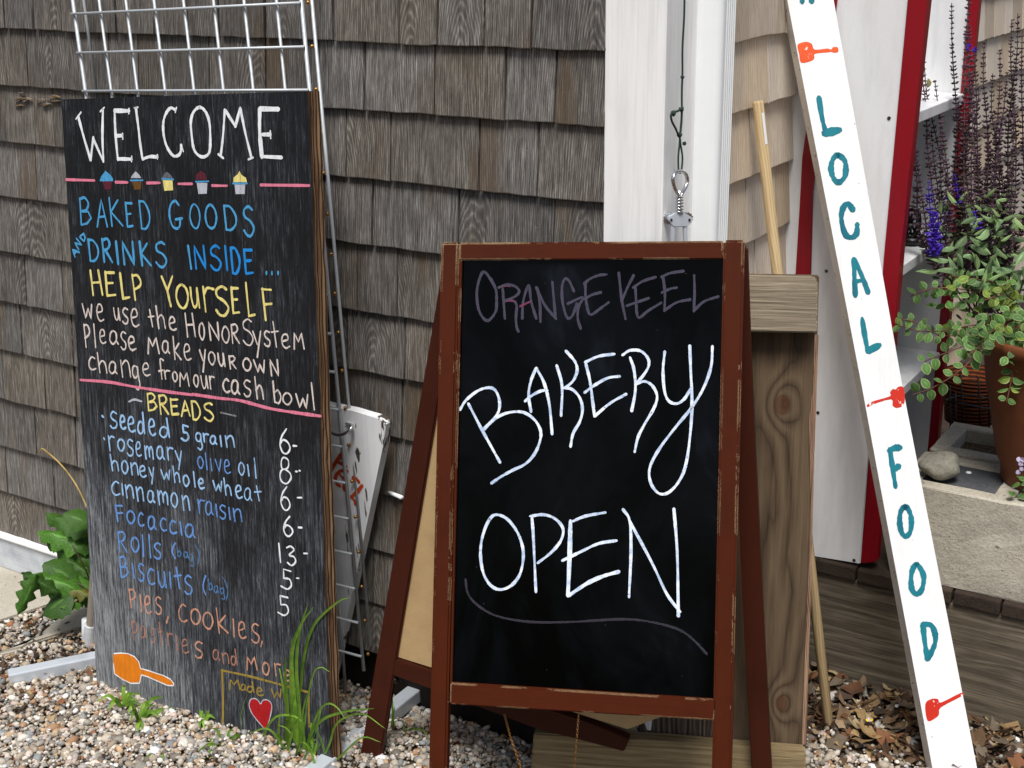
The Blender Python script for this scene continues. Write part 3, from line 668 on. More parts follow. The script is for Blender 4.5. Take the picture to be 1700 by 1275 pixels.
for x in (1113, 1143):
    u, v = cf.px(x, 364); bm = bmesh.new(); n = 24
    pts = [(u+(.0105 if k % 2 else .0085)*math.cos(k*math.pi*2/n), v+(.0105 if k % 2 else .0085)*math.sin(k*math.pi*2/n)) for k in range(n)]
    poly(bm, pts, -.011, -.006); obj('gear', mesh(bm), M['chrome'], ck, cf.M())
    obj('rivet', polym([(u+.002*math.cos(k), v+.002*math.sin(k)) for k in np.linspace(0, 6.28, 9)[:-1]], .004, .0055), M['screw'], ck, cf.M())

# ================================================================== WIRE GRID RACK
gf = Frame(W(.5, .078, .5), -ray(-2780, 165), Y=-ray(1200, 8000))
rk = thing('grid_rack', 'galvanised wire grid rack standing behind the black welcome board', 'display rack', W(.78, .13, 0))
ux = [gf.px(x, 149)[0] for x in (141.6, 184.5, 228, 274, 322, 371, 420.6, 473.6, 514)]
vb = gf.px(300, 150)[1]; dv = .0735
yb = vb-dv*15.2; yt = vb+dv*4
for i, u in enumerate(ux):
    e = i in (0, 8)
    obj('upright_wire', tubem([(u, yb if not e else yb-.02, 0), (u, yt, 0)], .0036 if e else .0028, 8), M['galv'], rk, gf.M())
    if i == 0: obj('upright_wire', tubem([(u+.008, vb+.0, -.02), (u+.008, yt, -.02)], .003, 8), M['galv'], rk, gf.M())
obj('upright_wire', tubem([(ux[8]+.010, yb+.03, -.016), (ux[8]+.010, yt, -.016)], .0032, 8), M['galv'], rk, gf.M())
for k in range(-15, 5):
    v = vb+dv*k
    obj('cross_wire', tubem([(ux[0]-.002, v, .006), (ux[8]+.002, v, .006)], .0027, 8), M['galv'], rk, gf.M())
    bm = bmesh.new(); bmesh.ops.create_icosphere(bm, subdivisions=1, radius=.0042, matrix=Matrix.Translation((ux[8]+.008, v, -.008)))
    obj('weld', mesh(bm, True), M['chain'], rk, gf.M())
obj('brace_wire', tubem([gf.px(556, 905, -.03)+(-.03,), gf.px(574, 1150, -.03)+(-.03,)], .0034, 8), M['galv'], rk, gf.M())
def foot(A, B, wd, h, ext):
    A = np.array(A); B = np.array(B); d = nrm(B-A); Ln = np.linalg.norm(B-A)+ext; z0 = A[2]
    f = Frame.__new__(Frame); f.O = A; f.X = d; f.Z = np.cross(d, UP); f.Z = f.Z if f.Z @ (CP-A) > 0 else -f.Z; f.Y = np.cross(f.Z, f.X)
    return box(0, Ln, 0, h, -wd, 0, .003), f.M()
me, mm = foot(G(17, 1142, 0.0), G(158, 1112, 0.0), .03, .03, .06)
obj('foot_bar', me, M['steel_white'], rk, mm)
me, mm = foot(G(528, 1306, .040), G(706, 1160, .006), .032, .03, .0)
obj('foot_bar', me, M['steel_white'], rk, mm)
obj('leg_post', tubem([T(150, 1095, .17), T(151, 1040, .17), T(160, 920, .165), T(184, 640, .14)], .0105, 12), M['taupe'], rk)
obj('tape_sleeve', tubem(catmull([T(149, 1098, .17), T(150, 1075, .17), T(150, 1050, .17), T(150.5, 1036, .17)], 4), [.0135, .0145, .013, .0145, .013, .0142, .013, .0145, .0135, .014, .0135, .013, .0135], 14), M['tape'], rk)
obj('tape_sleeve', tubem([T(143, 1090, .16), T(142.5, 1028, .16)], [.010, .0095], 10), M['tape'], rk)
hk = tubem(catmull([gf.w(*gf.px(545, 702, .01), .01), gf.w(*gf.px(548, 716, .012), .012), gf.w(*gf.px(562, 722, .012), .012), gf.w(*gf.px(577, 717, .01), .01), gf.w(*gf.px(582, 708, .004), .0), gf.w(*gf.px(575, 703, -.01), -.01)], 6), .0032, 8)
obj('ring_hook', hk, M['chrome'], None, label='shiny steel hook looped over the edge of the wire rack beside the weathered white plank', cat='hook')

# weathered white plank with orange brush lettering behind the rack
wp = Frame(W(.5, .055, .3), -L, UP-RR*.04)
wpt = thing('weathered_plank', 'flaking white plank with orange brush lettering leaning between rack and shingles', 'painted plank', W(.5, .06, 0))
obj('plank', polym([wp.px(*p) for p in [(505, 662), (546, 674), (585, 682), (632, 695), (640, 704), (636, 740), (607, 880), (575, 1030), (548, 1150), (520, 1150), (500, 900)]], -.02, 0, .0015), M['white_peel'], wpt, wp.M())
ik = Ink(wp, wp.M(), .0006)
o7 = (530, 660); s7 = 5.315
for pts, wd in (([(80, 675), (165, 545), (215, 492)], 7), ([(160, 565), (240, 605)], 6), ([(250, 645), (180, 650), (145, 710), (155, 760), (185, 778)], 5.5), ([(188, 680), (215, 712)], 5),
                ([(235, 740), (216, 775), (222, 815)], 5), ([(300, 705), (330, 715), (352, 742)], 5.5), ([(380, 775), (345, 820), (300, 862)], 6), ([(285, 870), (312, 905), (324, 940)], 5)):
    ik.stroke('brush_lettering', 'w', Z(o7, s7, pts), wd)
ik.build(wpt, {'w': M['orange_script']})
pg = Frame(W(.38, .01, .5), -L, UP)
a = T(644, 817, .012); b_ = T(667, 826, .05)
obj('peg', tubem([a, b_], .0042, 8), M['white_gutter'], None, label='short white peg sticking out of the grey shingles left of the brown easel', cat='peg')

# ================================================================== WELCOME BOARD
Ob = G(549, 1262, .06)
bfm = Frame(Ob, -ray(-2440, 246), Y=-ray(1032, 13500))
bfm.O = bfm.w(*bfm.px(160, 1130)); 
MB = bfm.M()
wb = thing('welcome_board', 'tall black chalked plywood bakery menu board headed WELCOME leaning on the rack', 'menu board', Ob)
cs = [bfm.px(*p) for p in ((101, 165), (511, 151), (515, 250), (531, 680), (549, 1262), (356, 1197), (160, 1130), (135, 700))]
cs = [cs[0], cs[1], cs[2], cs[3], (cs[4][0], cs[4][1]-.02), (cs[5][0], cs[5][1]-.02), (cs[6][0], cs[6][1]-.03), cs[7]]
bm = bmesh.new(); poly(bm, cs, -.019, 0, .0008); me = mesh(bm)
me.materials.append(M['ply']); me.materials.append(M['ply_edge'])
for p in me.polygons:
    if p.normal.z < .6: p.material_index = 1
obj('plywood_sheet', me, None, wb, MB)
# bare laminated edge, splintered
bm = bmesh.new(); N = 40; tr = bfm.px(511, 151); br = bfm.px(549, 1262)
for lay in range(3):
    z1 = -.0005-lay*.0062; z0 = z1-.0058; prev = None
    for i in range(N+1):
        f_ = i/N; u = tr[0]+(br[0]-tr[0])*f_; v = tr[1]+(br[1]-.015-tr[1])*f_; o_ = (.0045+.003*lay)+random.uniform(-.0018, .0018)
        q = [bm.verts.new((u-.002, v, z1)), bm.verts.new((u+o_, v, z1)), bm.verts.new((u+o_, v, z0)), bm.verts.new((u-.002, v, z0))]
        if prev:
            for k in range(4): bm.faces.new((prev[k], prev[(k+1) % 4], q[(k+1) % 4], q[k]))
        prev = q
obj('edge_plies', mesh(bm), M['ply_edge'], wb, MB)
ink = Ink(bfm, MB)
c2, c3, c4, c5, c6, c7, c8 = (90, 140), (310, 140), (110, 310), (320, 310), (120, 440), (320, 480), (125, 570)
d1, d2, d3, d4, d5, d6, d7 = (320, 600), (160, 700), (320, 740), (160, 830), (320, 880), (170, 960), (320, 1040)
K = 7.083
def S_(part, col, org, pts, w_, **k): ink.stroke(part, col, Z(org, K, pts), w_, **k)
t1 = 'welcome_lettering'
for pts in ([(285, 380), (355, 640), (430, 890)], [(430, 890), (462, 625)], [(462, 640), (580, 905)], [(575, 300), (570, 600), (580, 905)], [(712, 300), (725, 600), (752, 885)],
            [(735, 605), (805, 603)], [(755, 876), (915, 880)], [(965, 280), (995, 520), (1015, 700), (1042, 880)], [(1045, 878), (1130, 850), (1218, 855)],
            [(1428, 300), (1370, 278), (1315, 345), (1285, 450), (1290, 600), (1330, 740), (1400, 838), (1460, 835), (1490, 790), (1495, 715)]): S_(t1, 'white', c2, pts, 4.6)
for pts in ([(712, 310), (880, 312)],): S_(t1, 'white', c2, pts, 6)
for pts in ([(318, 328), (258, 408)], [(545, 320), (592, 272)], [(883, 285), (880, 345)], [(806, 578), (810, 645)], [(915, 845), (912, 908)], [(945, 277), (988, 270)], [(1217, 828), (1218, 876)], [(1440, 272), (1425, 330)], [(1497, 712), (1520, 790)]): S_(t1, 'white', c2, pts, 2.6)
S_(t1, 'white', c3, [(150, 270), (215, 310), (265, 430), (280, 620), (270, 790), (215, 850), (150, 840), (90, 770), (65, 640), (50, 450), (80, 330)], 4.8, closed=True)
for pts, w_ in (([(450, 300), (430, 600), (402, 840)], 4.4), ([(460, 310), (575, 492)], 5), ([(575, 495), (632, 280)], 5), ([(636, 290), (690, 560), (765, 865)], 4.6), ([(375, 822), (435, 868)], 3.4), ([(728, 884), (785, 860)], 3),
                ([(860, 290), (860, 560), (885, 850)], 7.5), ([(865, 288), (1078, 292)], 8), ([(890, 590), (985, 590)], 5.5), ([(985, 548), (990, 636)], 3), ([(885, 848), (1118, 860)], 5.5)): S_(t1, 'white', c3, pts, w_)
for org, a, b in ((c2, (145, 1120), (475, 1130)), (c2, (725, 1150), (865, 1153)), (c2, (1095, 1160), (1245, 1158)), (c2, (1465, 1170), (1625, 1170)), (c3, (300, 1190), (475, 1193)), (c3, (870, 1183), (1445, 1190))):
    S_('pink_rule', 'pink', org, [a, b], 4)
def cup(org, top, tc, band, base, bc):
    ink.fill('cupcake_drawing', bc, Z(org, K, base)); ink.fill('cupcake_drawing', tc, Z(org, K, top))
    ink.stroke('cupcake_drawing', 'blue', Z(org, K, band), 2.4)
cup(c2, [(540, 1130), (555, 1080), (585, 1045), (605, 1012), (620, 1030), (660, 1060), (692, 1105), (692, 1130)], 'blue', [(545, 1130), (690, 1130)], [(568, 1136), (685, 1138), (672, 1235), (600, 1240)], 'maroon')
cup(c2, [(905, 1102), (920, 1070), (960, 1022), (1000, 1060), (1027, 1102)], 'lgrey', [(900, 1130), (1045, 1128)], [(915, 1143), (1030, 1143), (1022, 1235), (945, 1240)], 'brown')
cup(c2, [(1265, 1105), (1290, 1060), (1325, 1028), (1370, 1062), (1397, 1105)], 'dgrey', [(1270, 1112), (1405, 1118)], [(1280, 1128), (1395, 1130), (1402, 1245), (1300, 1252)], 'yellow')
cup(c3, [(105, 1122), (112, 1060), (165, 1012), (225, 1055), (242, 1122)], 'maroon', [(108, 1145), (260, 1140)], [(120, 1158), (245, 1158), (238, 1285), (140, 1290)], 'lgrey')
cup(c3, [(550, 1150), (555, 1095), (600, 1060), (625, 1018), (645, 1062), (700, 1100), (712, 1150)], 'yellow', [(545, 1165), (715, 1165)], [(565, 1178), (692, 1178), (685, 1290), (578, 1290)], 'lgrey')
def TX(part, col, org, items, w_): ink.text(part, col, org, K, items, w_)
TX('blue_lettering', 'blue', c4, [('B',155,135,300,445), ('A',350,150,485,470), ('K',505,130,670,460), ('E',700,185,785,470), ('D',860,165,990,490), ('G',1205,165,1370,490), ('O',1450,205,1580,490)], 4.3)
TX('blue_lettering', 'blue', c5, [('O',145,210,290,490), ('D',370,220,520,505), ('S',590,235,725,575)], 4.6)
for pts in ([(105, 825), (75, 740), (155, 772)], [(95, 792), (125, 752)], [(150, 738), (105, 662), (185, 682), (122, 608)], [(160, 590), (212, 642), (225, 600), (208, 550), (160, 588)]): S_('blue_lettering', 'blue', c4, pts, 2.8, curve=False)
TX('blue_lettering', 'blue', c4, [('D',260,620,385,870), ('R',425,615,540,885), ('I',580,645,620,905), ('N',660,645,810,915), ('K',865,645,1000,925), ('S',1050,650,1185,940), ('I',1430,695,1480,965)], 5)
TX('blue_lettering', 'blue2', c5, [('N',20,695,160,960), ('S',205,695,340,975), ('I',375,700,415,980), ('D',450,715,560,1015), ('E',600,735,710,1020)], 5.2)
for x in (870, 935, 1005): S_('blue_lettering', 'blue', c5, [(x, 1000), (x, 1030)], 3.4)
TX('yellow_lettering', 'yellow', c6, [('H',215,65,355,350), ('E',385,80,510,360), ('L',565,95,675,395), ('P',705,115,820,410), ('Y',1050,135,1195,485), ('O',1220,230,1370,505), ('u',1390,265,1500,500), ('r',1540,255,1675,545)], 4.8)
TX('yellow_lettering', 'yellow', c7, [('S',262,-30,425,308), ('E',450,-20,550,280), ('L',625,-75,735,318), ('F',815,-10,940,365)], 4.8)
TX('cream_lettering', 'cream', c6, [('w',120,455,240,630), ('e',285,460,375,660), ('u',490,505,565,650), ('s',590,505,665,690), ('e',690,515,790,725), ('t',890,525,970,725), ('h',985,480,1095,745), ('e',1140,610,1225,765), ('H',1330,565,1450,845),
   ('P',140,700,215,965), ('l',250,695,280,970), ('e',320,760,400,920), ('a',440,775,545,930), ('s',570,785,640,990), ('e',660,840,750,1000), ('M',885,850,1025,1040), ('a',1060,890,1150,1035), ('k',1185,840,1280,1110), ('e',1310,930,1400,1115)], 3.4)
TX('cream_lettering', 'cream', c7, [('o',75,400,145,590), ('N',190,390,320,600), ('O',345,440,435,630), ('R',455,415,550,635), ('S',585,355,715,655), ('y',705,495,815,800), ('s',840,490,915,670), ('t',920,380,1015,680), ('e',1045,530,1145,690), ('M',1185,515,1315,705),
   ('y',85,715,160,970), ('o',185,740,265,885), ('u',300,755,380,905), ('R',430,785,515,935), ('O',590,815,690,955), ('W',720,830,855,985), ('N',910,830,1015,1020)], 3.6)
TX('cream_lettering', 'cream', c8, [('c',155,160,245,310), ('h',260,110,375,345), ('a',400,215,495,355), ('n',535,200,655,395), ('g',675,265,765,545), ('e',790,235,880,380), ('f',975,180,1050,420), ('r',1050,315,1120,420), ('o',1145,335,1205,445), ('M',1225,340,1345,505), ('o',1395,370,1455,505), ('u',1480,380,1560,530), ('r',1580,385,1640,535)], 3.2)
TX('cream_lettering', 'cream', d1, [('c',355,210,440,360), ('a',455,220,555,385), ('s',600,220,690,410), ('h',730,180,835,440), ('b',945,230,1040,490), ('o',1060,370,1165,505), ('w',1215,380,1360,550), ('l',1395,250,1435,570)], 3.8)
S_('pink_rule', 'pink', c8, [(65, 430), (400, 455), (700, 510), (1100, 570), (1380, 605)], 4.2)
S_('pink_rule', 'pink', d1, [(0, 385), (300, 430), (560, 460), (900, 550), (1200, 600), (1505, 642)], 4.6)
S_('grey_dash', 'lgrey', c8, [(635, 685), (700, 660), (785, 682)], 3); S_('grey_dash', 'grey', d1, [(330, 600), (510, 642)], 2.6)
TX('yellow_lettering', 'yellow', c8, [('B',845,590,965,790), ('R',985,610,1100,830), ('E',1120,655,1215,835), ('A',1245,670,1350,855), ('D',1370,680,1475,895), ('S',1515,700,1630,910)], 4.2)
TX('pale_blue_lettering', 'pale', c8, [('.',315,850,340,870), ('s',410,805,500,995), ('e',525,850,595,1005), ('e',620,865,705,1040), ('d',730,810,820,1060), ('e',865,890,950,1080), ('d',990,880,1110,1105), ('5',1245,960,1335,1145)], 4)
TX('pale_blue_lettering', 'pale', d2, [('g',1170,135,1250,330), ('r',1260,140,1325,235), ('a',1340,165,1420,265), ('i',1455,165,1480,290), ('n',1520,165,1630,300), ('.',88,190,103,212), ('r',145,165,220,340), ('o',250,205,335,340), ('s',360,210,440,400), ('e',465,240,535,405), ('m',570,280,675,435), ('a',710,290,800,440), ('r',835,300,905,450), ('y',930,345,1010,560),
   ('h',165,385,265,575), ('o',300,460,375,605), ('n',405,485,495,625), ('e',510,520,590,650), ('y',620,540,685,730), ('w',765,565,870,685), ('h',905,525,985,710), ('o',1025,630,1095,755), ('l',1140,590,1165,770), ('e',1200,670,1270,785), ('w',1375,695,1480,820), ('h',1500,665,1590,865),
   ('c',180,705,280,860), ('i',300,735,320,860), ('n',345,745,445,895), ('n',470,770,560,930), ('a',600,810,690,950), ('m',725,810,845,975), ('o',880,840,960,1000), ('n',1010,870,1100,1040)], 3.6)
TX('pale_blue_lettering', 'mid', d2, [('o',1190,410,1260,545), ('l',1280,370,1305,565), ('i',1340,440,1370,575), ('v',1400,445,1475,590), ('e',1505,450,1580,610), ('r',1200,915,1280,1080), ('a',1285,940,1375,1095)], 3.3)
TX('pale_blue_lettering', 'pale', d3, [('o',540,200,610,340), ('i',645,220,670,355), ('l',725,145,750,380), ('e',505,465,585,615), ('a',610,500,700,640), ('t',725,470,815,645)], 3.2)
TX('blue_chalk_lettering', 'mid', d4, [('i',1405,50,1425,200), ('s',1450,60,1525,220), ('i',1560,90,1580,230), ('F',225,60,315,250), ('o',360,130,455,270), ('c',490,155,565,305), ('a',610,190,705,345), ('c',750,215,830,360), ('c',860,245,945,395), ('i',985,260,1015,410), ('a',1045,285,1165,440),
   ('R',255,375,365,610), ('o',410,440,505,605), ('l',540,410,560,660), ('l',620,410,640,675), ('s',680,505,765,690), ('(',885,505,940,685), ('B',275,670,385,910), ('i',420,750,460,915), ('s',490,750,565,950), ('c',600,810,690,990), ('u',725,840,825,1030), ('i',860,850,885,1030), ('t',915,790,1010,1040), ('s',1035,890,1135,1105), ('(',1250,890,1300,1115)], 3.8)
TX('blue_chalk_lettering', 'faint_blue', d4, [('b',950,560,1000,660), ('a',1030,610,1085,680), ('g',1090,640,1155,780), (')',1165,530,1215,745), ('b',1320,930,1370,1055), ('a',1385,1010,1440,1090), ('g',1460,1035,1515,1170), (')',1490,910,1550,1180)], 2.8)
TX('blue_chalk_lettering', 'mid', d3, [('n',480,740,580,890)], 3.2)
TX('price_figures', 'white', d1, [('6',1020,790,1150,1080), ('-',1185,992,1222,988)], 3.8)
TX('price_figures', 'white', d3, [('8',1015,135,1160,445), ('-',1212,300,1228,300), ('-',1250,294,1264,294), ('6',1030,475,1150,755), ('-',1232,610,1283,612), ('6',1065,825,1180,1060), ('-',1247,960,1288,960)], 3.4)
TX('price_figures', 'white', d5, [('1',1015,155,1040,380), ('3',1100,190,1215,415), ('-',1307,272,1348,275), ('5',1030,460,1165,695), ('-',1222,562,1252,576), ('5',995,770,1130,1000)], 3.2)
TX('peach_lettering', 'peach', d6, [('P',315,130,400,345), ('i',445,190,465,390), ('e',500,210,575,410), ('s',620,220,700,420), (',',750,455,780,525), ('c',895,310,1000,510), ('o',1040,360,1155,535), ('o',1185,400,1305,590), ('k',1345,350,1485,645), ('i',1535,480,1555,690), ('s',1085,745,1185,935)], 3.4)
TX('peach_lettering', 'peach', d5, [('e',535,1080,630,1275)], 3.4)
TX('peach_lettering', 'peach', d7, [('s',690,-33,790,190), (',',800,175,825,235), ('M',630,355,760,510), ('o',820,425,905,565), ('r',965,435,1040,580), ('e',1075,515,1160,640)], 3.4)
TX('peach_lettering', 'faint_peach', d6, [('p',345,505,420,720), ('a',445,560,520,700), ('s',570,590,630,750), ('t',660,520,715,790), ('r',765,645,835,790), ('i',870,680,890,850), ('e',935,715,1020,880), ('a',1300,840,1380,960), ('n',1410,880,1490,1000), ('d',1510,830,1585,1020)], 3)
for pts, w_ in (([(345, 515), (358, 800), (355, 1175)], 4), ([(340, 515), (640, 578), (860, 635), (1060, 690), (1370, 775)], 3.4), ([(1365, 770), (1368, 1000), (1372, 1180)], 3.2)): S_('ochre_frame', 'ochre', d7, pts, w_)
TX('ochre_lettering', 'ochre', d7, [('M',430,620,560,740), ('a',570,680,630,750), ('d',640,650,725,770), ('e',755,720,830,810), ('w',925,730,1045,840)], 3)
ht = [(665, 930), (672, 880), (695, 850), (740, 848), (775, 875), (800, 908), (820, 875), (850, 860), (890, 868), (925, 905), (932, 960), (915, 1050), (890, 1140), (860, 1212), (800, 1150), (740, 1080), (690, 1005)]
ink.fill('heart_drawing', 'red', Z(d7, K, ht)); S_('heart_drawing', 'lgrey', d7, ht, 1.7, closed=True)
spt = [(138, 884), (220, 878), (300, 884), (380, 920), (430, 980), (452, 1060), (530, 1080), (620, 1110), (720, 1142), (800, 1185), (845, 1240), (838, 1262), (770, 1260), (650, 1208), (540, 1160), (462, 1134), (452, 1180), (440, 1232), (340, 1236), (240, 1190), (145, 1122), (132, 1000)]
ink.fill('spatula_drawing', 'orange', Z(d6, K, spt)); S_('spatula_drawing', 'white', d6, spt, 1.7, closed=True, curve=False)
ink.build(wb, CH)

# ================================================================== BAKERY EASEL (A-frame)
F1 = Frame(G(718, 1480), -ray(-8560, 494), Y=-ray(700, 40000))
M1 = F1.M()
ea = thing('easel_sign', 'brown wooden A-frame sign with glossy black panel reading BAKERY OPEN', 'sandwich board', G(960, 1475))
P1 = lambda pts: [F1.px(*p) for p in pts]
obj('front_leg', polym(P1([(732, 402), (762, 401.6), (736, 1482), (706.5, 1482)]), -.022, 0, .0035), M['brown_frame'], ea, M1)
obj('front_leg', polym(P1([(1201, 398.6), (1236, 398), (1209, 1482), (1177, 1482)]), -.022, 0, .0035), M['brown_frame'], ea, M1)
obj('top_rail', polym(P1([(762.5, 403), (1200.6, 399.6), (1200, 430), (762, 432)]), -.0205, -.0015, .002), M['brown_frame_h'], ea, M1)
obj('bottom_rail', polym(P1([(746.8, 1134), (1187.4, 1162), (1186.4, 1197), (746, 1170)]), -.0205, -.0015, .002), M['brown_frame_h'], ea, M1)
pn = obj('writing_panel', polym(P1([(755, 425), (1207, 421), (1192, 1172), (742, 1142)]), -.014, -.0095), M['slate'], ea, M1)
# thin bead beside the panel
obj('bead', polym(P1([(762, 432), (766, 432), (749.6, 1136), (746, 1136)]), -.0095, -.003, .0006), M['brown_frame'], ea, M1)
i2 = Ink(F1, M1, -.0091)
e1, e2, e3, e4, f5 = (740, 430), (970, 430), (750, 560), (970, 560), (760, 820)
def B_(part, col, org, k, pts, w_, **kw): i2.stroke(part, col, Z(org, k, pts), w_, **kw)
kb = 4.554
for org, L_ in ((e3, [[(50, 550), (100, 475), (190, 405), (270, 383), (320, 405), (350, 480), (345, 560), (300, 630), (235, 690)], [(115, 505), (190, 650), (260, 780), (355, 950)],
                 [(235, 700), (330, 610), (430, 570), (530, 570), (610, 620), (660, 700), (660, 780), (620, 880), (550, 960), (450, 1010), (360, 1060), (290, 1108)],
                 [(590, 565), (572, 440), (590, 330), (628, 235)], [(630, 235), (690, 350), (730, 520), (750, 735)], [(545, 485), (600, 440), (665, 408), (712, 405)],
                 [(785, 215), (825, 370), (818, 595)], [(855, 105), (920, 180), (940, 250), (910, 330), (850, 385)], [(835, 385), (900, 395), (960, 460), (980, 550), (960, 640), (910, 730), (890, 830)]]),
               (e4, [[(5, 205), (35, 330), (55, 480), (70, 600)], [(0, 190), (100, 145), (220, 128)], [(-5, 420), (70, 365), (170, 310), (260, 297)], [(70, 600), (190, 500), (310, 432)],
                 [(283, 135), (340, 100), (420, 105), (475, 160), (480, 220), (440, 290), (395, 340)], [(340, 155), (370, 250), (380, 400), (352, 560)], [(385, 355), (450, 335), (510, 370), (545, 450), (520, 540), (450, 660), (400, 760), (375, 870)],
                 [(603, 110), (590, 250), (600, 400), (630, 480), (690, 505), (750, 470), (800, 390)], [(793, 65), (800, 250), (810, 500), (795, 750), (760, 980), (700, 1110), (620, 1185), (550, 1180), (495, 1100), (490, 990), (560, 850), (680, 690), (810, 530), (900, 380), (955, 220), (965, 70)]])):
    for p in L_: B_('bakery_lettering', 'marker', org, kb, p, 4.9)
ko = 4.048
B_('open_lettering', 'marker', f5, ko, [(205, 175), (255, 145), (330, 180), (400, 280), (432, 400), (415, 530), (360, 615), (280, 650), (210, 620), (160, 530), (143, 400), (160, 280)], 5.0, closed=True)
for p in ([(490, 160), (500, 300), (517, 665)], [(480, 155), (570, 145), (650, 175), (700, 240), (685, 320), (620, 400), (530, 470)], [(765, 190), (850, 155), (985, 130)], [(695, 455), (830, 390), (940, 340), (1060, 320)],
          [(1105, 110), (1150, 190), (1158, 400), (1145, 700)], [(1150, 190), (1300, 470), (1400, 680), (1490, 800)], [(1448, 105), (1470, 400), (1478, 830)]): B_('open_lettering', 'marker', f5, ko, p, 4.9)
B_('open_lettering', 'marker', f5, ko, [(750, 190), (745, 400), (733, 690)], 7.4); B_('open_lettering', 'marker', f5, ko, [(740, 690), (860, 610), (970, 560), (1075, 530)], 6.6)
B_('wiped_swoosh', 'ghost3', f5, ko, [(42, 580), (60, 680), (130, 760), (260, 830), (480, 868), (760, 868), (1100, 850), (1300, 870), (1480, 920), (1580, 990), (1670, 1085)], 4)
for org, L_ in ((e1, [[(655, 350), (665, 500), (680, 700)], [(605, 335), (700, 300), (800, 320), (850, 380), (800, 440), (680, 490)], [(885, 700), (895, 500), (960, 310), (990, 500), (1050, 700)],
                 [(1050, 330), (1090, 500), (1100, 740)], [(1060, 340), (1150, 540), (1285, 705)], [(1240, 270), (1260, 500), (1280, 700)], [(1495, 380), (1440, 260), (1390, 232), (1355, 320), (1360, 500), (1400, 660), (1440, 700), (1490, 640), (1530, 520)],
                 [(1420, 525), (1600, 450), (1550, 560), (1540, 700), (1575, 820)], [(800, 500), (820, 560), (810, 700), (820, 800), (840, 855)]]),
               (e2, [[(0, 280), (5, 450), (30, 600), (70, 655), (180, 580), (275, 510)], [(-15, 290), (60, 230), (160, 190), (250, 180)], [(-10, 470), (80, 420), (185, 390)], [(395, 160), (410, 300), (430, 480), (475, 705)], [(570, 190), (500, 330), (430, 490)],
                 [(590, 320), (600, 500), (610, 640), (640, 690), (740, 610), (895, 515)], [(565, 335), (680, 260), (830, 210)], [(490, 550), (600, 510), (750, 460)], [(920, 220), (940, 400), (935, 610)], [(900, 210), (1000, 165), (1160, 140)], [(905, 395), (1000, 350), (1080, 335)],
                 [(940, 600), (1080, 510), (1240, 475)], [(1285, 190), (1290, 400), (1280, 615)], [(1280, 610), (1400, 500), (1570, 440)]])):
    for p in L_: B_('wiped_lettering', 'ghost', org, K, p, 4.6)
B_('wiped_lettering', 'ghost', e1, K, [(420, 150), (500, 220), (570, 350), (582, 480), (570, 620), (480, 725), (400, 660), (355, 520), (355, 330)], 4.8, closed=True)
B_('wiped_lettering', 'ghost2', e1, K, [(680, 500), (740, 485), (800, 500)], 4); B_('wiped_lettering', 'ghost2', e1, K, [(605, 340), (680, 318), (740, 318)], 2.6); B_('wiped_lettering', 'ghost2', e1, K, [(860, 555), (980, 500)], 3.4)
i2.build(ea, CH)
# rear legs, racked apart: the lower back rail has come loose from the right leg
h1 = F1.w(*F1.px(735, 430), -.03); h2 = F1.w(*F1.px(1238, 430), -.03); gp = G(590, 1290)
F2 = Frame(h1, h2-h1, Y=h1-gp)
M2 = F2.M(); P2 = lambda pts: [F2.px(*p) for p in pts]
obj('rear_leg', polym(P2([(739, 412), (769, 412), (627, 1287), (591, 1290)]), -.024, -.002, .003), M['brown_dark'], ea, M2, label='outer left rear leg splayed to the side')
obj('rear_leg', polym(P2([(1211, 412), (1241, 412), (1247, 600), (1266, 1000), (1288, 1420), (1255, 1420), (1232, 1000), (1216, 600)]), -.024, -.002, .003), M['brown_dark'], ea, M2)
obj('rear_rail', polym(P2([(650, 1094), (717, 1117), (978, 1202), (1045, 1228), (1035, 1250), (888, 1210), (713, 1144), (645, 1121)]), -.022, -.003, .002), M['brown_dark_h'], ea, M2, label='loose lower back rail')
obj('rear_rail', polym(P2([(770, 414), (1210, 414), (1211, 442), (766, 442)]), -.022, -.004, .002), M['brown_dark_h'], ea, M2)
obj('rear_panel', polym(P2([(761, 443), (1212, 443), (1218, 1150), (1040, 1215), (653, 1093), (738, 560)]), -.013, -.009), M['hardboard'], ea, M2, label='bare tan hardboard back panel')
bm = bmesh.new(); bmesh.ops.create_icosphere(bm, subdivisions=2, radius=.0075, matrix=Matrix.Translation((*F2.px(652, 1135), -.014))); obj('bolt_knob', mesh(bm, True), M['black'], ea, M2)
def chain(pts, label):
    P = catmull(pts, 12); bm = bmesh.new(); acc = 0; last = np.array(P[0]); k = 0
    dense = []
    for a, b in zip(P, P[1:]):
        a = np.array(a); b = np.array(b); n = max(1, int(np.linalg.norm(b-a)/.0034))
        dense += [a+(b-a)*i/n for i in range(n)]
    for i in range(len(dense)-1):
        d = nrm(dense[i+1]-dense[i]); u = nrm(np.cross(d, (0.3, 1, .2))); v = np.cross(d, u)
        if i % 2: u, v = v, u
        ring = [dense[i]+d*.0032*math.cos(q)+u*.0019*math.sin(q) for q in np.linspace(0, 2*math.pi, 7)[:-1]]
        tube(bm, ring, .0006, 4, closed=True)
    obj('chain', mesh(bm, True), M['chain'], None, label=label, cat='chain', group='brass chains hanging under the easel')
z_ = -.012
chain([F1.w(*F1.px(961, 1184, z_), z_), F1.w(*F1.px(957, 1235, z_), z_), F1.w(*F1.px(952, 1300, z_), z_)], 'brass chain hanging straight down from the middle of the easel bottom rail')
z_ = -.06
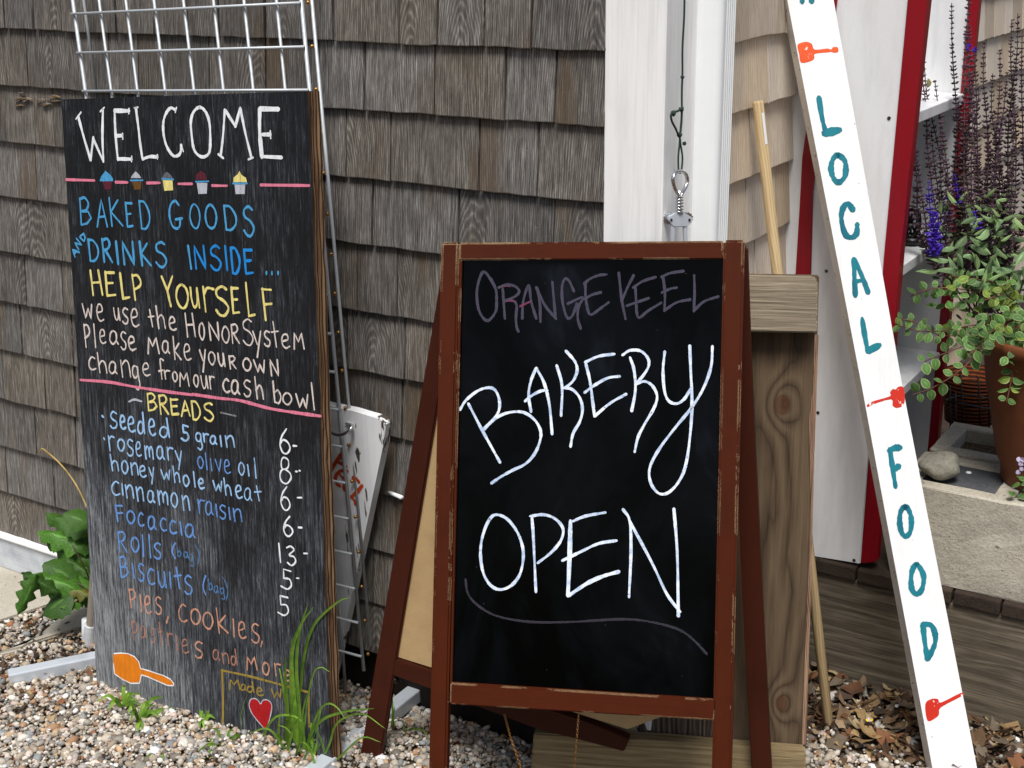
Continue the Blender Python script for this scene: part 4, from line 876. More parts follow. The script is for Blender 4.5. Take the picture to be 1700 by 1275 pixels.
chain([F1.w(*F1.px(838, 1188, z_), z_), F1.w(*F1.px(848, 1225, z_), z_), F1.w(*F1.px(864, 1272, z_), z_), F1.w(*F1.px(872, 1300, z_), z_)], 'brass chain slanting over the pebbles near the left easel leg')

# ================================================================== ROUGH LUMBER STAND
A_ = G(888, 1217, .135); B0 = G(1338, 1249, .135)
print('beam', [[round(float(q), 3) for q in st(G(x, y, .135))] for x, y in ((888, 1217), (975, 1219), (1056, 1226), (1110, 1231), (1338, 1249))])
F3 = Frame(A_, B0-A_, Y=T(1358, 460, -.17)-B0); F3.Y = nrm(F3.Y)
M3 = F3.M(); P3 = lambda pts, z=0: [F3.px(*p, z) for p in pts]
ls = thing('lumber_stand', 'rough stand of unpainted brown planks behind the right side of the easel', 'wooden stand', G(1200, 1262, 0))
obj('lower_beam', polym(P3([(886, 1217), (1110, 1231), (1338, 1249), (1336, 1340), (878, 1310)]), -.034, 0, .003), M['lumber_h'], ls, M3)
LUM = lumber_knots('knotty_plank', [(F3.px(1299, 672, -.042), .021), (F3.px(1297, 1168, -.042), .017), (F3.px(1120, 1100, -.042), .02)])
obj('upper_beam', polym(P3([(1130, 457), (1352, 461), (1358, 466), (1357, 553), (1130, 550)]), -.04, .0, .003), M['lumber_h'], ls, M3, label='weathered crosspiece on top of the planks')
z_ = -.042
obj('plank', polym(P3([(1222, 456), (1360, 458), (1339, 1243), (1203, 1236)], z_), -.068, z_, .002), LUM, ls, M3, label='dark brown plank with round knots')
obj('plank', polym(P3([(1080, 470), (1219, 468), (1200, 1228), (1060, 1222)], z_), -.066, z_, .002), M['lumber'], ls, M3)
obj('plank', polym(P3([(982, 1150), (1062, 1156), (1056, 1226), (974, 1219)], -.036), -.052, -.036, .002), M['lumber_h'], ls, M3, label='short pale scrap of board')
obj('split_edge', polym(P3([(1352, 556), (1359, 556), (1352, 760), (1344, 1050), (1337, 1236), (1331, 1236), (1338, 1050), (1346, 840), (1343, 700), (1350, 640)], -.040), -.0425, -.0385, .0006), M['lumber_edge'], ls, M3)
# knots: rings standing slightly proud
def knot(x, y, r, z, fr, mat, parent, sq=1.25):
    u, v = fr.px(x, y, z); bm = bmesh.new(); n = 28; prev = None
    prof = [(0, .0012), (.35, .0016), (.5, .0004), (.62, .0012), (.78, .0002), (.9, .0008), (1.1, -.0004)]
    ctr = bm.verts.new((u, v, z+.0012))
    for q, h in prof[1:]:
        ring = [bm.verts.new((u+r*q*math.cos(k*2*math.pi/n)*(1+.06*math.sin(3*k*2*math.pi/n)), v+r*q*sq*math.sin(k*2*math.pi/n), z+h)) for k in range(n)]
        for k in range(n):
            if prev is None: bm.faces.new((ctr, ring[k], ring[(k+1) % n]))
            else: bm.faces.new((prev[k], ring[k], ring[(k+1) % n], prev[(k+1) % n]))
        prev = ring
    obj('knot', mesh(bm, True), mat, parent, fr.M())
# broom handle
a = G(1376, 1206); b_ = T(1258, 168, -.31)
bh = thing('broom_handle', 'long pale wooden pole leaning from the leaf litter up against the pale shingles', 'wooden pole', a)
axis = nrm(b_-a); u = nrm(np.cross(axis, (0, 1, 0))); v = np.cross(axis, u); Ln = np.linalg.norm(b_-a)
mm = Matrix.Identity(4)
for i in range(3): mm[i][0] = u[i]; mm[i][1] = v[i]; mm[i][2] = axis[i]; mm[i][3] = a[i]
obj('pole', lathe([(.007, -.004), (.0098, 0), (.0102, Ln*.5), (.0098, Ln-.003), (.008, Ln)], 20), M['dowel'], bh, mm)
n = 5; th0 = math.atan2(-v @ CP*0+ (CP-b_) @ v, (CP-b_) @ u)
V = []; Fc = []
for i in range(n):
    q = th0+.2+(i/(n-1)-.5)*.55+.5
    for z in (Ln-.075, Ln-.02): V.append((.0104*math.cos(q), .0104*math.sin(q), z))
for i in range(n-1): Fc.append((2*i, 2*i+2, 2*i+3, 2*i+1))
obj('paper_sticker', pyd(V, Fc), M['white_gutter'], bh, mm)

# ================================================================== LOCAL FOOD POST
pa = T(1590, 1330, -.30); pb = T(1345, 0, -.475)
F4 = Frame(pa, (1, .06, 0), Y=pb-pa); F4.O = pa
M4 = F4.M(); P4 = lambda pts, z=0: [F4.px(*p, z) for p in pts]
ps = thing('sign_post', 'leaning white post with teal letters spelling LOCAL FOOD and little orange spatulas', 'painted post', pa)
bm = bmesh.new(); poly(bm, P4([(1259, -250), (1336.5, -250), (1384, 0), (1498, 640), (1622, 1275), (1642, 1380), (1567, 1380), (1548, 1275), (1430.5, 640), (1307, 0)]), -.036, 0, .0015)
me = mesh(bm); me.materials.append(M['white_post']); me.materials.append(M['white_post_side'])
for p in me.polygons:
    if p.normal.x < -.6: p.material_index = 1
obj('post', me, None, ps, M4)
i4 = Ink(F4, M4, .0004)
g6, g7, g8, h1_ = (1270, 0), (1320, 280), (1400, 600), (1460, 900)
def L4(part, col, org, k, pts, w_, **kw): i4.stroke(part, col, Z(org, k, pts), w_*1.16/k, **kw)
k6, k7, k8, kh = 4.248, 3.984, 3.983, 3.4
for pts in ([(256, -45), (262, 12)], [(318, -45), (329, 10)]): L4('teal_lettering', 't', g6, k6, pts, 34)
i4.fill('orange_spatula', 'o', Z(g6, k6, [(228, 320), (260, 300), (300, 296), (332, 312), (350, 350), (440, 342), (465, 350), (480, 333), (512, 334), (516, 366), (488, 372), (465, 366), (440, 370), (352, 380), (348, 412), (320, 432), (254, 442), (240, 380)]))
L4('teal_lettering', 't', g6, k6, [(380, 690), (402, 830), (430, 940)], 34); L4('teal_lettering', 't', g6, k6, [(424, 938), (518, 918)], 52)
L4('teal_lettering', 't', g6, k6, [(515, 1095), (560, 1130), (570, 1190), (560, 1250), (520, 1285), (485, 1260), (465, 1190), (480, 1120)], 36, closed=True)
L4('teal_lettering', 't', g7, k7, [(382, 272), (350, 232), (318, 258), (305, 330), (330, 430), (370, 455), (405, 430), (410, 370)], 34)
L4('teal_lettering', 't', g7, k7, [(388, 600), (392, 720), (398, 838)], 32); L4('teal_lettering', 't', g7, k7, [(388, 600), (440, 705), (482, 818)], 30); L4('teal_lettering', 't', g7, k7, [(405, 745), (452, 735)], 28)
L4('teal_lettering', 't', g7, k7, [(443, 995), (460, 1100), (480, 1208)], 30); L4('teal_lettering', 't', g7, k7, [(484, 1204), (552, 1170)], 42)
i4.fill('orange_spatula', 'r', Z(g8, k8, [(308, 205), (330, 180), (380, 164), (402, 185), (406, 260), (390, 295), (350, 307), (325, 290), (316, 250), (200, 282), (163, 302), (158, 285), (200, 262), (308, 230)]))
L4('teal_lettering', 't', g8, k8, [(310, 595), (325, 700), (345, 828)], 30); L4('teal_lettering', 't', g8, k8, [(308, 588), (340, 572), (372, 570)], 40); L4('teal_lettering', 't', g8, k8, [(338, 712), (366, 692)], 34)
L4('teal_lettering', 't', g8, k8, [(412, 960), (442, 1005), (450, 1070), (440, 1130), (412, 1155), (385, 1130), (372, 1060), (380, 990)], 32, closed=True)
L4('teal_lettering', 't', h1_, kh, [(210, 125), (240, 165), (250, 210), (237, 270), (207, 292), (182, 262), (178, 200), (188, 150)], 28, closed=True)
L4('teal_lettering', 't', h1_, kh, [(245, 468), (255, 560), (270, 658)], 28); L4('teal_lettering', 't', h1_, kh, [(245, 464), (290, 468), (314, 520), (310, 580), (272, 658)], 28)
i4.fill('orange_spatula', 'r', Z(h1_, kh, [(258, 915), (290, 886), (330, 885), (347, 905), (460, 850), (466, 868), (347, 932), (335, 975), (305, 1000), (270, 1006)]))
i4.build(ps, {'t': M['teal'], 'o': M['orange_paint'], 'r': M['red_paint']})

# ================================================================== WHITE AND RED SHELF UNIT
tS = -.54
sf = Frame(W(-.3, tS, .3), -L, UP)
MS = sf.M(); PS = lambda pts, z=0: [sf.px(*p, z) for p in pts]
sh = thing('shelf_unit', 'white shelf unit with red edging standing behind the leaning post', 'shelf unit', W(-.2, -.7, .27))
obj('side_panel', polym(PS([(1306, -330), (1538, -330), (1507, 0), (1468, 420), (1428, 937), (1357, 924), (1238, 900), (1262, 640), (1276, 440), (1283, 250), (1299, 80)]), -.02, 0, .002), M['panel'], sh, MS)
obj('edge_strip', polym(PS([(1538, -330), (1571, -330), (1540, 0), (1495, 420), (1455, 934), (1428, 937), (1468, 420), (1507, 0)], .003), -.024, .003, .003), M['red'], sh, MS)
obj('batten', polym(PS([(1371, -20), (1393, -20), (1358, 245), (1350, 320), (1346, 480), (1320, 480), (1333, 262)], .003), .0005, .007, .0015), M['red'], sh, MS)
for x, y in ((1313, 188), (1476, 196), (1372, 450), (1358, 685), (1418, 930)):
    u, v = sf.px(x, y); obj('screw', polym([(u+.0034*math.cos(k), v+.0034*math.sin(k)) for k in np.linspace(0, 6.283, 9)[:-1]], -.001, .0012), M['screw'], sh, MS)
sI = -.335
fo = Frame(W(sI, 0, 0), RR, UP)      # plane of the shelf fronts
tf = -st(S(1610, 100, sI))[1]        # distance of the far side panel
print('far panel t', -tf, 'shelves', [st(S(x, y, sI)).__repr__() if False else [round(float(q), 3) for q in st(S(x, y, sI))] for x, y in ((1518, 190), (1582, 170), (1494, 445), (1549, 406), (1506, 644), (1561, 606))])
obj('side_panel', box(-(-.13+.30)*0+.13-.0, .325, .27, 1.75, -.018, 0, .002), M['panel'], sh, Frame(W(0, -tf, 0), -L, UP).M())
obj('edge_strip', box(tf-.006, tf+.022, .268, 1.75, -.012, .008, .003), M['red'], sh, fo.M())
obj('back_panel', box(.56, tf+.01, .27, 1.75, -.012, 0), M['panel'], sh, Frame(W(-.13, 0, 0), RR, UP).M())
zs = [st(S(1518, 190, sI))[2], st(S(1494, 447, sI))[2], st(S(1506, 640, sI))[2]]
for z in zs:
    obj('shelf', box(.561, tf-.001, z-.022, z, -.2, 0, .002), M['panel'], sh, Frame(W(sI+.004, 0, 0), RR, UP).M())
sz0, sz1, sz2 = zs
# things on the shelves
p = S(1556, 160, -.27); p = np.array([*p[:2], sz0+.017])
f = Frame(p, CR, UP)
n = 14; V = []
bm = bmesh.new()
prof = [(-.028, .010), (-.026, .0155), (-.01, .0168), (.012, .0165), (.026, .015), (.029, .009)]
tube(bm, [(x, 0, 0) for x, r in prof], [r*random.uniform(.96, 1.04) for x, r in prof], 14)
obj('log_end', mesh(bm, True), M['moss'], None, f.M(), label='short mossy yellow-green log lying on the top shelf behind the flowers', cat='log')
p = S(1508, 442, -.29); p = np.array([*p[:2], sz1])
ff = Frame(p, CR, UP)
bk = thing('iron_candle_holder', 'round black pierced iron ornament on a saucer foot at the edge of the middle shelf', 'ornament', p)
obj('foot', lathe([(.006, .012), (.024, .013), (.030, .018), (.026, .004), (.018, 0)][::-1], 24), M['black'], bk, Matrix.Translation(Vector(p)))
bm = bmesh.new(); n = 24
for rr_, zz in ((.021, 0),):
    ring = [(-.004+.5*.034*math.cos(q), .043+.031*math.sin(q), 0) for q in np.linspace(0, 2*math.pi, n+1)[:-1]]
    tube(bm, ring, .006, 8, closed=True)
for q in range(9):
    a0 = q*.7; tube(bm, [(-.004, .043, 0), (-.004+.015*math.cos(a0), .043+.028*math.sin(a0), .002)], .0028, 5)
tube(bm, [(-.002, .012, 0), (-.004, .020, 0)], .006, 8)
obj('pierced_disc', mesh(bm, True), M['black'], bk, ff.M())

# ================================================================== TIMBER, BRICKS, BLOCKS
tm = Frame(W(0, -.54, 0), -L, UP)
obj('retaining_timber', box(.118, 1.5, -.03, .238, -.09, 0, .006, .001), M['timber'], None, tm.M(), label='long weathered grey timber lying along the ground under the blocks', cat='timber')
bc = thing('brick_course', 'single row of thin brown bricks laid on the grey timber', 'brick course', W(-.5, -.55, .24))
x = .125
jb = [float((T(xx, 960, -.532)-W(0, -.532, 0)) @ -L) for xx in (1421,)]+[float((T(xx, 990, -.532)-W(0, -.532, 0)) @ -L) for xx in (1581, 1664)]
edges = [.122]+jb+[jb[-1]+.2, jb[-1]+.4, jb[-1]+.6]
for a, b in zip(edges, edges[1:]):
    obj('brick', box(a+.002, b-.002, .2385, .2675, -.10, random.uniform(-.002, .003), .003, .0008), M['brick'], bc, Frame(W(0, -.532, 0), -L, UP).M())
def block(s0, t0, label, fills, hide_left=False):
    b = thing('cinder_block', label, 'concrete block', W(s0-.195, t0-.095, .268), group='hollow concrete blocks on the patio edge')
    f = Frame(W(s0, t0, .268), -L, UP)     # x along, y up, z toward the front
    H_ = .2; Lb = .39; Wd = .19
    bm = bmesh.new(); n = 22
    bx(bm, 0, Lb, 0, H_, -.034, 0, .004); bx(bm, 0, Lb, 0, H_, -Wd, -Wd+.034, .004)
    for a, c in ((.0005, .036), (.177, .213), (.354, .3895)): bx(bm, a, c, .0003, H_-.0004, -Wd+.03, -.03, .002)
    bmesh.ops.subdivide_edges(bm, edges=[e for e in bm.edges if e.calc_length() > .05], cuts=5, use_grid_fill=True)
    for v in bm.verts: v.co += Vector((random.uniform(-1, 1), random.uniform(-1, 1), random.uniform(-1, 1)))*.0011
    obj('shell', mesh(bm), M['block'], b, f.M())
    for k, mt in enumerate(fills):
        a = .034+k*.177
        obj('core_fill', box(a, a+.145, .0, H_-(.006 if mt == 'core' else .03), -Wd+.033, -.033), M[mt], b, f.M())
    return b
block(-.368, -.545, 'front pale concrete block with a grey filled core under the rounded stone', ['core', 'soil'])
block(-.765, -.545, 'front pale concrete block further right under the brown pot', ['core', 'soil'])
block(-.372, -.752, 'rear pale concrete block with open cores behind the pinkish mortar strip', ['soil', 'core'])
obj('mortar_strip', box(.372, .76, .268, .455, -.019, 0, .001), M['mortar'], None, Frame(W(0, -.734, 0), -L, UP).M(), label='pinkish mortar strip between the front and rear concrete blocks', cat='mortar')
# rounded stone
p = G(1561, 795, .468); bm = bmesh.new(); bmesh.ops.create_icosphere(bm, subdivisions=4, radius=1)
for v in bm.verts:
    c = v.co; n_ = 1+.10*math.sin(c.x*2.3+1)+.07*math.sin(c.y*3+c.z*2)+.05*math.sin(c.x*5+c.z*4)
    c = Vector((c.x*.042*n_, c.y*.034*n_, c.z*.026*n_)); 
    c.z = max(min(c.z, .019+.25*c.x), -.024); v.co = c
obj('boulder', mesh(bm, True), M['stone'], None, Matrix.Translation(Vector(p)+Vector((0, .01, .0245))) @ Matrix.Rotation(.25, 4, 'Z'), label='rounded grey-green river stone resting on the front concrete block', cat='stone')
p = G(1608, 786, .462); bm = bmesh.new(); bmesh.ops.create_icosphere(bm, subdivisions=2, radius=.006)
for v in bm.verts: v.co.z *= .35
obj('white_chip', mesh(bm, True), M['white_gutter'], None, Matrix.Translation(Vector(p)+Vector((0, 0, .002))), label='tiny white chip lying on the grey filled core beside the stone', cat='stone chip')

# ================================================================== POT AND PLANTS
pc = G(1675, 808, .47)+np.array([.084, .03, 0]); dP = float((pc-CP) @ fwd)
pot = thing('plant_pot', 'large brown terracotta pot cut by the right edge of the photo', 'plant pot', (pc[0], pc[1], .468))
mp_ = Matrix.Translation((pc[0], pc[1], .469))
obj('pot_body', lathe([(.05, .002), (.08, 0), (.086, .004), (.088, .03), (.098, .05), (.132, .2), (.144, .275), (.158, .278), (.16, .30), (.156, .303), (.146, .302), (.14, .26), (.06, .255)], 48), M['pot'], pot, mp_)
obj('soil', lathe([(.01, .25), (.138, .262), (.137, .266), (.01, .272)], 24), M['soil'], pot, mp_)
def D(x, y, d): return CP+ray(x, y)/F*d
def leaf_mesh(kind, Ln=1., wd=.8, n=10, cup=.25, wav=0., fold=.15):
    """leaf lying in x (width) / y (length); 'rim' runs 0 at the heart of the blade to 1 at its margin"""
    rows = n; cols = 4; V = []; Fc = []; rim = []
    for i in range(rows+1):
        t = i/rows
        if kind == 'round': h = (max(0, math.sin(math.pi*min(1, t*1.0))))**.62*(1-.25*t)
        elif kind == 'lance': h = math.sin(math.pi*t**.75)**.9*(1-.3*t)
        else: h = max(.05, math.sin(math.pi*min(.99, t**.8)))**.7*(1+wav*math.sin(t*23+1))
        for j in range(-cols//2, cols//2+1):
            q = j/(cols/2); x = q*h*wd/2*Ln
            z = -cup*abs(q)**2*h*Ln*.3+fold*Ln*.5*(t-.5)*(t-.5)*-1+(wav*.08*Ln*math.sin(t*19+q*3) if wav else 0)
            V.append((x, t*Ln, z)); rim.append(max(abs(q), abs(t*2-1)**3))
    c = cols+1
    for i in range(rows):
        for j in range(cols): Fc.append((i*c+j, i*c+j+1, (i+1)*c+j+1, (i+1)*c+j))
    me = pyd(V, Fc, True); at = me.attributes.new('rim', 'FLOAT', 'POINT'); at.data.foreach_set('value', rim); return me
def lm(mat, *a, **k):
    me = leaf_mesh(*a, **k); me.materials.append(M[mat]); return me
def place(me, name, parent, p, d, up, sc, roll=0.):
    d = nrm(d); up = np.asarray(up, float); z = up-d*(up @ d); z = nrm(z); x = np.cross(d, z)
    m = Matrix.Identity(4)
    for i in range(3): m[i][0] = x[i]*sc; m[i][1] = d[i]*sc; m[i][2] = z[i]*sc; m[i][3] = p[i]
    m = m @ Matrix.Rotation(roll, 4, 'Y')
    return obj(name, me, None, parent, m)
base = np.array([pc[0], pc[1], .74])
tocam = nrm(CP-base)
# salvia
sal = thing('salvia_plant', 'tall salvia with dark faded flower spikes and one violet bloom growing in the brown pot', 'flowering plant', base)
def spike(pts, r0, mat, dens=.0105, size=.0062, start=.25, part='flower_spike', label=None):
    P = catmull(pts, 14); bm = bmesh.new(); n = len(P)
    q0 = int(n*start) if mat == 'violet' else 0
    tube(bm, P[q0:], [.0019*(1-.5*i/n) for i in range(q0, n)], 5)
    ln = [0]
    for a, b in zip(P, P[1:]): ln.append(ln[-1]+np.linalg.norm(np.array(b)-np.array(a)))
    tot = ln[-1]; s_ = tot*start; k = 0
    while s_ < tot:
        i = max(0, min(n-2, int(np.searchsorted(ln, s_))-1)); f = (s_-ln[i])/max(1e-6, ln[i+1]-ln[i])
        p = np.array(P[i])*(1-f)+np.array(P[i+1])*f; d = nrm(np.array(P[i+1])-np.array(P[i]))
        u = nrm(np.cross(d, (0, 1, .1))); v = np.cross(d, u); q = 1-.55*max(0, (s_/tot-start)/(1-start))**2
        for c in range(6):
            a = c*math.pi/3+k*.5+random.uniform(-.25, .25); o = math.cos(a)*u+math.sin(a)*v; s1 = size*q*random.uniform(.5, 1.4)*r0
            tip = p+o*s1*1.25+d*s1*random.uniform(.2, .9); sd_ = np.cross(d, o)*s1*.34; md = p+o*s1*.65+d*s1*.25
            vs = [bm.verts.new(x) for x in (p+o*.0008, md+sd_, tip, md-sd_, md-d*s1*.3, md+d*s1*.42)]
            for t_ in ((0, 4, 1), (4, 2, 1), (0, 3, 4), (4, 3, 2), (0, 1, 5), (5, 1, 2), (0, 5, 3), (5, 2, 3)): bm.faces.new([vs[q_] for q_ in t_])
        s_ += dens*random.uniform(.6, 1.5); k += 1
    me = bpy.data.meshes.new('m'); bm.to_mesh(me); bm.free()
    obj(part, me, M[mat], sal, label=label)
tops = [(1580, 5, 1592, 330, 0), (1610, -30, 1607, 300, .02), (1602, 52, 1600, 360, -.02), (1523, 92, 1560, 380, .0), (1534, 100, 1572, 360, .03), (1508, 145, 1532, 400, -.03), (1552, 133, 1585, 370, .01), (1634, 70, 1640, 330, .0), (1618, 85, 1628, 400, -.03),
        (1660, 82, 1652, 340, .02), (1690, 22, 1668, 330, .0), (1680, 32, 1686, 340, .03), (1648, 122, 1660, 380, -.02), (1697, 60, 1698, 370, -.01), (1590, 170, 1604, 400, .04), (1672, 120, 1640, 400, -.04), (1625, 160, 1616, 410, .05), (1610, 120, 1618, 420, -.05), (1546, 215, 1570, 430, .02), (1518, 250, 1548, 430, -.05), (1586, 240, 1596, 440, .04), (1565, 190, 1578, 430, -.07), (1640, 210, 1630, 430, .06), (1664, 190, 1660, 430, .06), (1684, 170, 1676, 430, -.06), (1655, 250, 1640, 440, -.08), (1600, 290, 1610, 450, -.08), (1680, 260, 1670, 440, -.1), (1716, 40, 1712, 340, .0), (1732, 90, 1722, 350, .03), (1750, 20, 1736, 340, -.02), (1768, 120, 1748, 360, .02), (1785, 70, 1762, 370, -.03), (1808, 160, 1778, 380, 0), (1830, 220, 1790, 400, .03), (1742, 190, 1732, 400, -.06), (1776, 240, 1756, 410, -.07)]
for i, (tx, ty, mx_, my, dd) in enumerate(tops):
    bx_ = pc[0]; b0 = base+np.array([random.uniform(-.07, .05), random.uniform(-.05, .05), .02])
    b0 = D(1640+random.uniform(-35, 40)+max(0, tx-1700)*.7, 520, dP+random.uniform(-.05, .05))
    jx_ = random.uniform(-9, 9)
    spike([b0, D(mx_+jx_*.4, my, dP+dd*.5), D(mx_*.6+tx*.4-jx_*.5, my*.6+ty*.4, dP+dd), D(mx_*.25+tx*.75+jx_*.6, my*.25+ty*.75, dP+dd), D(tx, ty, dP+dd)], random.uniform(1.25, 1.6), 'calyx' if i % 2 else 'calyx2', start=.22, dens=.0088, size=.0058)
spike([D(1590, 520, dP-.03), D(1556, 440, dP-.08), D(1551, 400, dP-.09), D(1549, 352, dP-.09)], 1.9, 'violet', dens=.0045, size=.0065, start=.62, label='bright violet flower head')
for pts, st0 in (([(1556, 420), (1545, 350), (1541, 300)], .55), ([(1570, 420), (1572, 350), (1576, 315)], .5), ([(1590, 400), (1590, 330), (1586, 290)], .55), ([(1620, 430), (1622, 380), (1618, 350)], .6)):
    spike([D(x, y, dP-.06) for x, y in pts], 1.2, 'violet', dens=.010, size=.006, start=st0)
for x, y in ((1506, 203), (1513, 201), (1608, 78), (1618, 82)):
    spike([D(x-3, y+4, dP-.03), D(x, y, dP-.03), D(x+3, y-4, dP-.03)], 1., 'violet', dens=.004, size=.005, start=0)
rsm = [lm('sage2', 'lance', 1, .36, 6, .5, 0., f_) for f_ in (.3, .8, -.4)]
for k in range(190):
    x = random.triangular(1545, 1722, 1650) if k % 3 else random.uniform(1700, 1830); y = random.uniform(325, 475)
    place(random.choice(rsm), 'leaf', sal, D(x, y, dP+random.uniform(-.12, .1)), (random.uniform(-1, 1), random.uniform(-.6, .4), random.uniform(-.1, .9)), (random.uniform(-.5, .5), -.6, 1), random.uniform(.022, .038))
lances = [lm('sage', 'lance', 1, .34, 8, .5, 0., f_) for f_ in (.3, .8, -.4)]
for k in range(150):
    x = random.triangular(1538, 1720, 1650) if k % 3 else random.uniform(1700, 1850); y = random.triangular(335, 520, 445)
    p = D(x, y, dP+random.uniform(-.1, .08)); d = nrm(np.array([random.uniform(-1, .7), random.uniform(-.7, .5), random.uniform(-.35, .6)]))
    place(random.choice(lances), 'leaf', sal, p, d, (random.uniform(-.5, .5), -.5, 1), random.uniform(.035, .06))
# trailing oregano
ore = thing('trailing_oregano', 'trailing plant with round pale-edged leaves spilling over the pot and shelves', 'trailing plant', base)
rounds = [lm('oreg', 'round', 1, .86, 7, c_, 0., f_) for c_, f_ in ((.3, .2), (.6, -.3), (.1, .5))]
rounds2 = [lm('oreg2', 'round', 1, .86, 7, c_, 0., f_) for c_, f_ in ((.3, .2), (.5, -.3))]
def vine(pts, dep, size=.023, step=.021, meshes=rounds, yel=.05):
    P = catmull([D(x, y, dP+dd) for (x, y), dd in zip(pts, dep)], 10)
    obj('vine_stem', tubem(P, .0011, 5), M['rstem'], ore)
    ln = 0; nxt = 0; k = 0
    for a, b in zip(P, P[1:]):
        a = np.array(a); b = np.array(b); ln += np.linalg.norm(b-a)
        if ln >= nxt:
            nxt += step; k += 1; d = nrm(b-a); side = nrm(np.cross(d, tocam)+np.array([0, 0, random.uniform(-.2, .2)]))
            for sg in (-1, 1):
                dr = side*sg*.9+d*.35+np.array([random.uniform(-.3, .3), random.uniform(-.3, .3), random.uniform(-.3, .2)])
                place(random.choice(rounds2 if random.random() < yel else meshes), 'leaf', ore, b+dr*.002, dr, tocam*.8+UP*.9+rng.normal(0, .35, 3), size*random.uniform(.62, 1.05))
vine([(1665, 505), (1620, 485), (1570, 478), (1535, 482), (1512, 492)], (-.06, -.08, -.1, -.08, -.06), .020)
vine([(1660, 535), (1615, 540), (1570, 548), (1530, 550), (1492, 540)], (-.08, -.1, -.12, -.1, -.1), .021)
vine([(1655, 545), (1605, 555), (1560, 556), (1520, 535), (1498, 530)], (-.05, -.07, -.09, -.1, -.1), .019)
vine([(1650, 560), (1600, 575), (1565, 588), (1535, 600)], (-.1, -.12, -.13, -.12), .024)
vine([(1640, 565), (1610, 600), (1580, 625), (1545, 645), (1515, 655)], (-.12, -.14, -.14, -.13, -.12), .024, .024)
vine([(1700, 520), (1690, 570), (1682, 615), (1675, 650), (1671, 668)], (-.1, -.14, -.15, -.15, -.15), .022, .02)
vine([(1715, 540), (1705, 590), (1700, 640)], (-.1, -.14, -.15), .022, .022)
vine([(1680, 490), (1655, 492), (1635, 498)], (-.1, -.13, -.14), .020, .016, yel=.9)
vine([(1690, 505), (1672, 490), (1665, 480)], (-.1, -.13, -.14), .019, .016, yel=.9)
vine([(1670, 540), (1640, 555), (1620, 580), (1605, 590)], (-.12, -.14, -.15, -.15), .027, .022)
vine([(1790, 540), (1830, 545), (1865, 570), (1885, 620)], (-.02, -.03, -.04, -.05), .022)
vine([(1760, 560), (1775, 600), (1785, 650)], (-.15, -.17, -.17), .022)
vine([(1820, 540), (1850, 600), (1860, 660)], (-.1, -.12, -.12), .021)
vine([(1690, 470), (1650, 468), (1610, 462), (1580, 458)], (-.04, -.08, -.1, -.1), .020)
for k in range(130):
    x = random.triangular(1530, 1715, 1640) if k % 4 else random.uniform(1715, 1860); y = random.uniform(440, 560)
    p = D(x, y, dP+random.uniform(-.13, .06))
    place(random.choice(rounds if random.random() < .75 else rounds2), 'leaf', ore, p, np.array([random.uniform(-1, 1), random.uniform(-1, .2), random.uniform(-.7, .3)]), tocam*.6+UP+rng.normal(0, .3, 3), random.uniform(.015, .024))
for k in range(46):
    x = random.uniform(1622, 1715); y = random.triangular(505, 605, 535)
    place(random.choice(rounds if random.random() < .8 else rounds2), 'leaf', ore, D(x, y, dP-.165+random.uniform(-.02, .02)), (random.uniform(-1, 1), random.uniform(-.6, -.1), random.uniform(-.8, .1)), tocam+UP*.6+rng.normal(0, .3, 3), random.uniform(.016, .023))
# small potted sprig with pale flowers in the block core
fl = thing('small_flowering_sprig', 'small sprig with pale lilac flowers growing from the core of the front block', 'flowering plant', G(1692, 826, .45))
dF = dP-.09
for x, y in ((1680, 805), (1692, 800), (1685, 818), (1697, 812), (1700, 792), (1708, 806), (1690, 822)):
    place(random.choice(rounds), 'leaf', fl, D(x, y, dF), (random.uniform(-1, 1), -.6, random.uniform(-.2, .6)), tocam+UP, .02)
obj('stem', tubem([D(1702, 840, dF), D(1698, 800, dF), D(1695, 765, dF)], .0011, 5), M['rstem'], fl)
pm = lm('petal', 'round', 1, .9, 5, .3, 0, .2)
for x, y in ((1692, 758), (1696, 766), (1690, 768), (1699, 776), (1694, 781), (1701, 762)):
    place(pm, 'petal', fl, D(x, y, dF-.005), (random.uniform(-1, 1), -.4, random.uniform(-1, 1)), tocam, .011)
# black wire stand and orange mesh basket behind the pot
bs = D(1600, 745, dP+.36)
ws = thing('wire_plant_stand', 'thin black wire plant stand in the shade between the shelf and the pot', 'plant stand', bs)
for x0, y0, x1, y1 in ((1577, 640, 1577, 748), (1586, 650, 1586, 738), (1594, 618, 1599, 712), (1624, 625, 1627, 712), (1640, 640, 1642, 712)):
    obj('rod', tubem([D(x0, y0, dP+.34), D((x0+x1)/2+1, (y0+y1)/2, dP+.35), D(x1, y1, dP+.36)], .0022, 6), M['black'], ws)
for y in (664, 736): obj('ring', tubem(catmull([D(1572, y, dP+.34), D(1600, y+6, dP+.3), D(1640, y+14, dP+.33), D(1660, y+4, dP+.4), D(1610, y-8, dP+.42)], 6, True), .002, 6, True), M['black'], ws)
ob = thing('orange_basket', 'orange woven basket half hidden in shade behind the trailing leaves', 'basket', D(1605, 700, dP+.5))
mb_ = Matrix.Translation(Vector(D(1608, 700, dP+.52)))
obj('basket_body', lathe([(.04, 0), (.055, .004), (.066, .1), (.07, .12), (.066, .122), (.05, .06)], 28), M['basket'], ob, mb_)

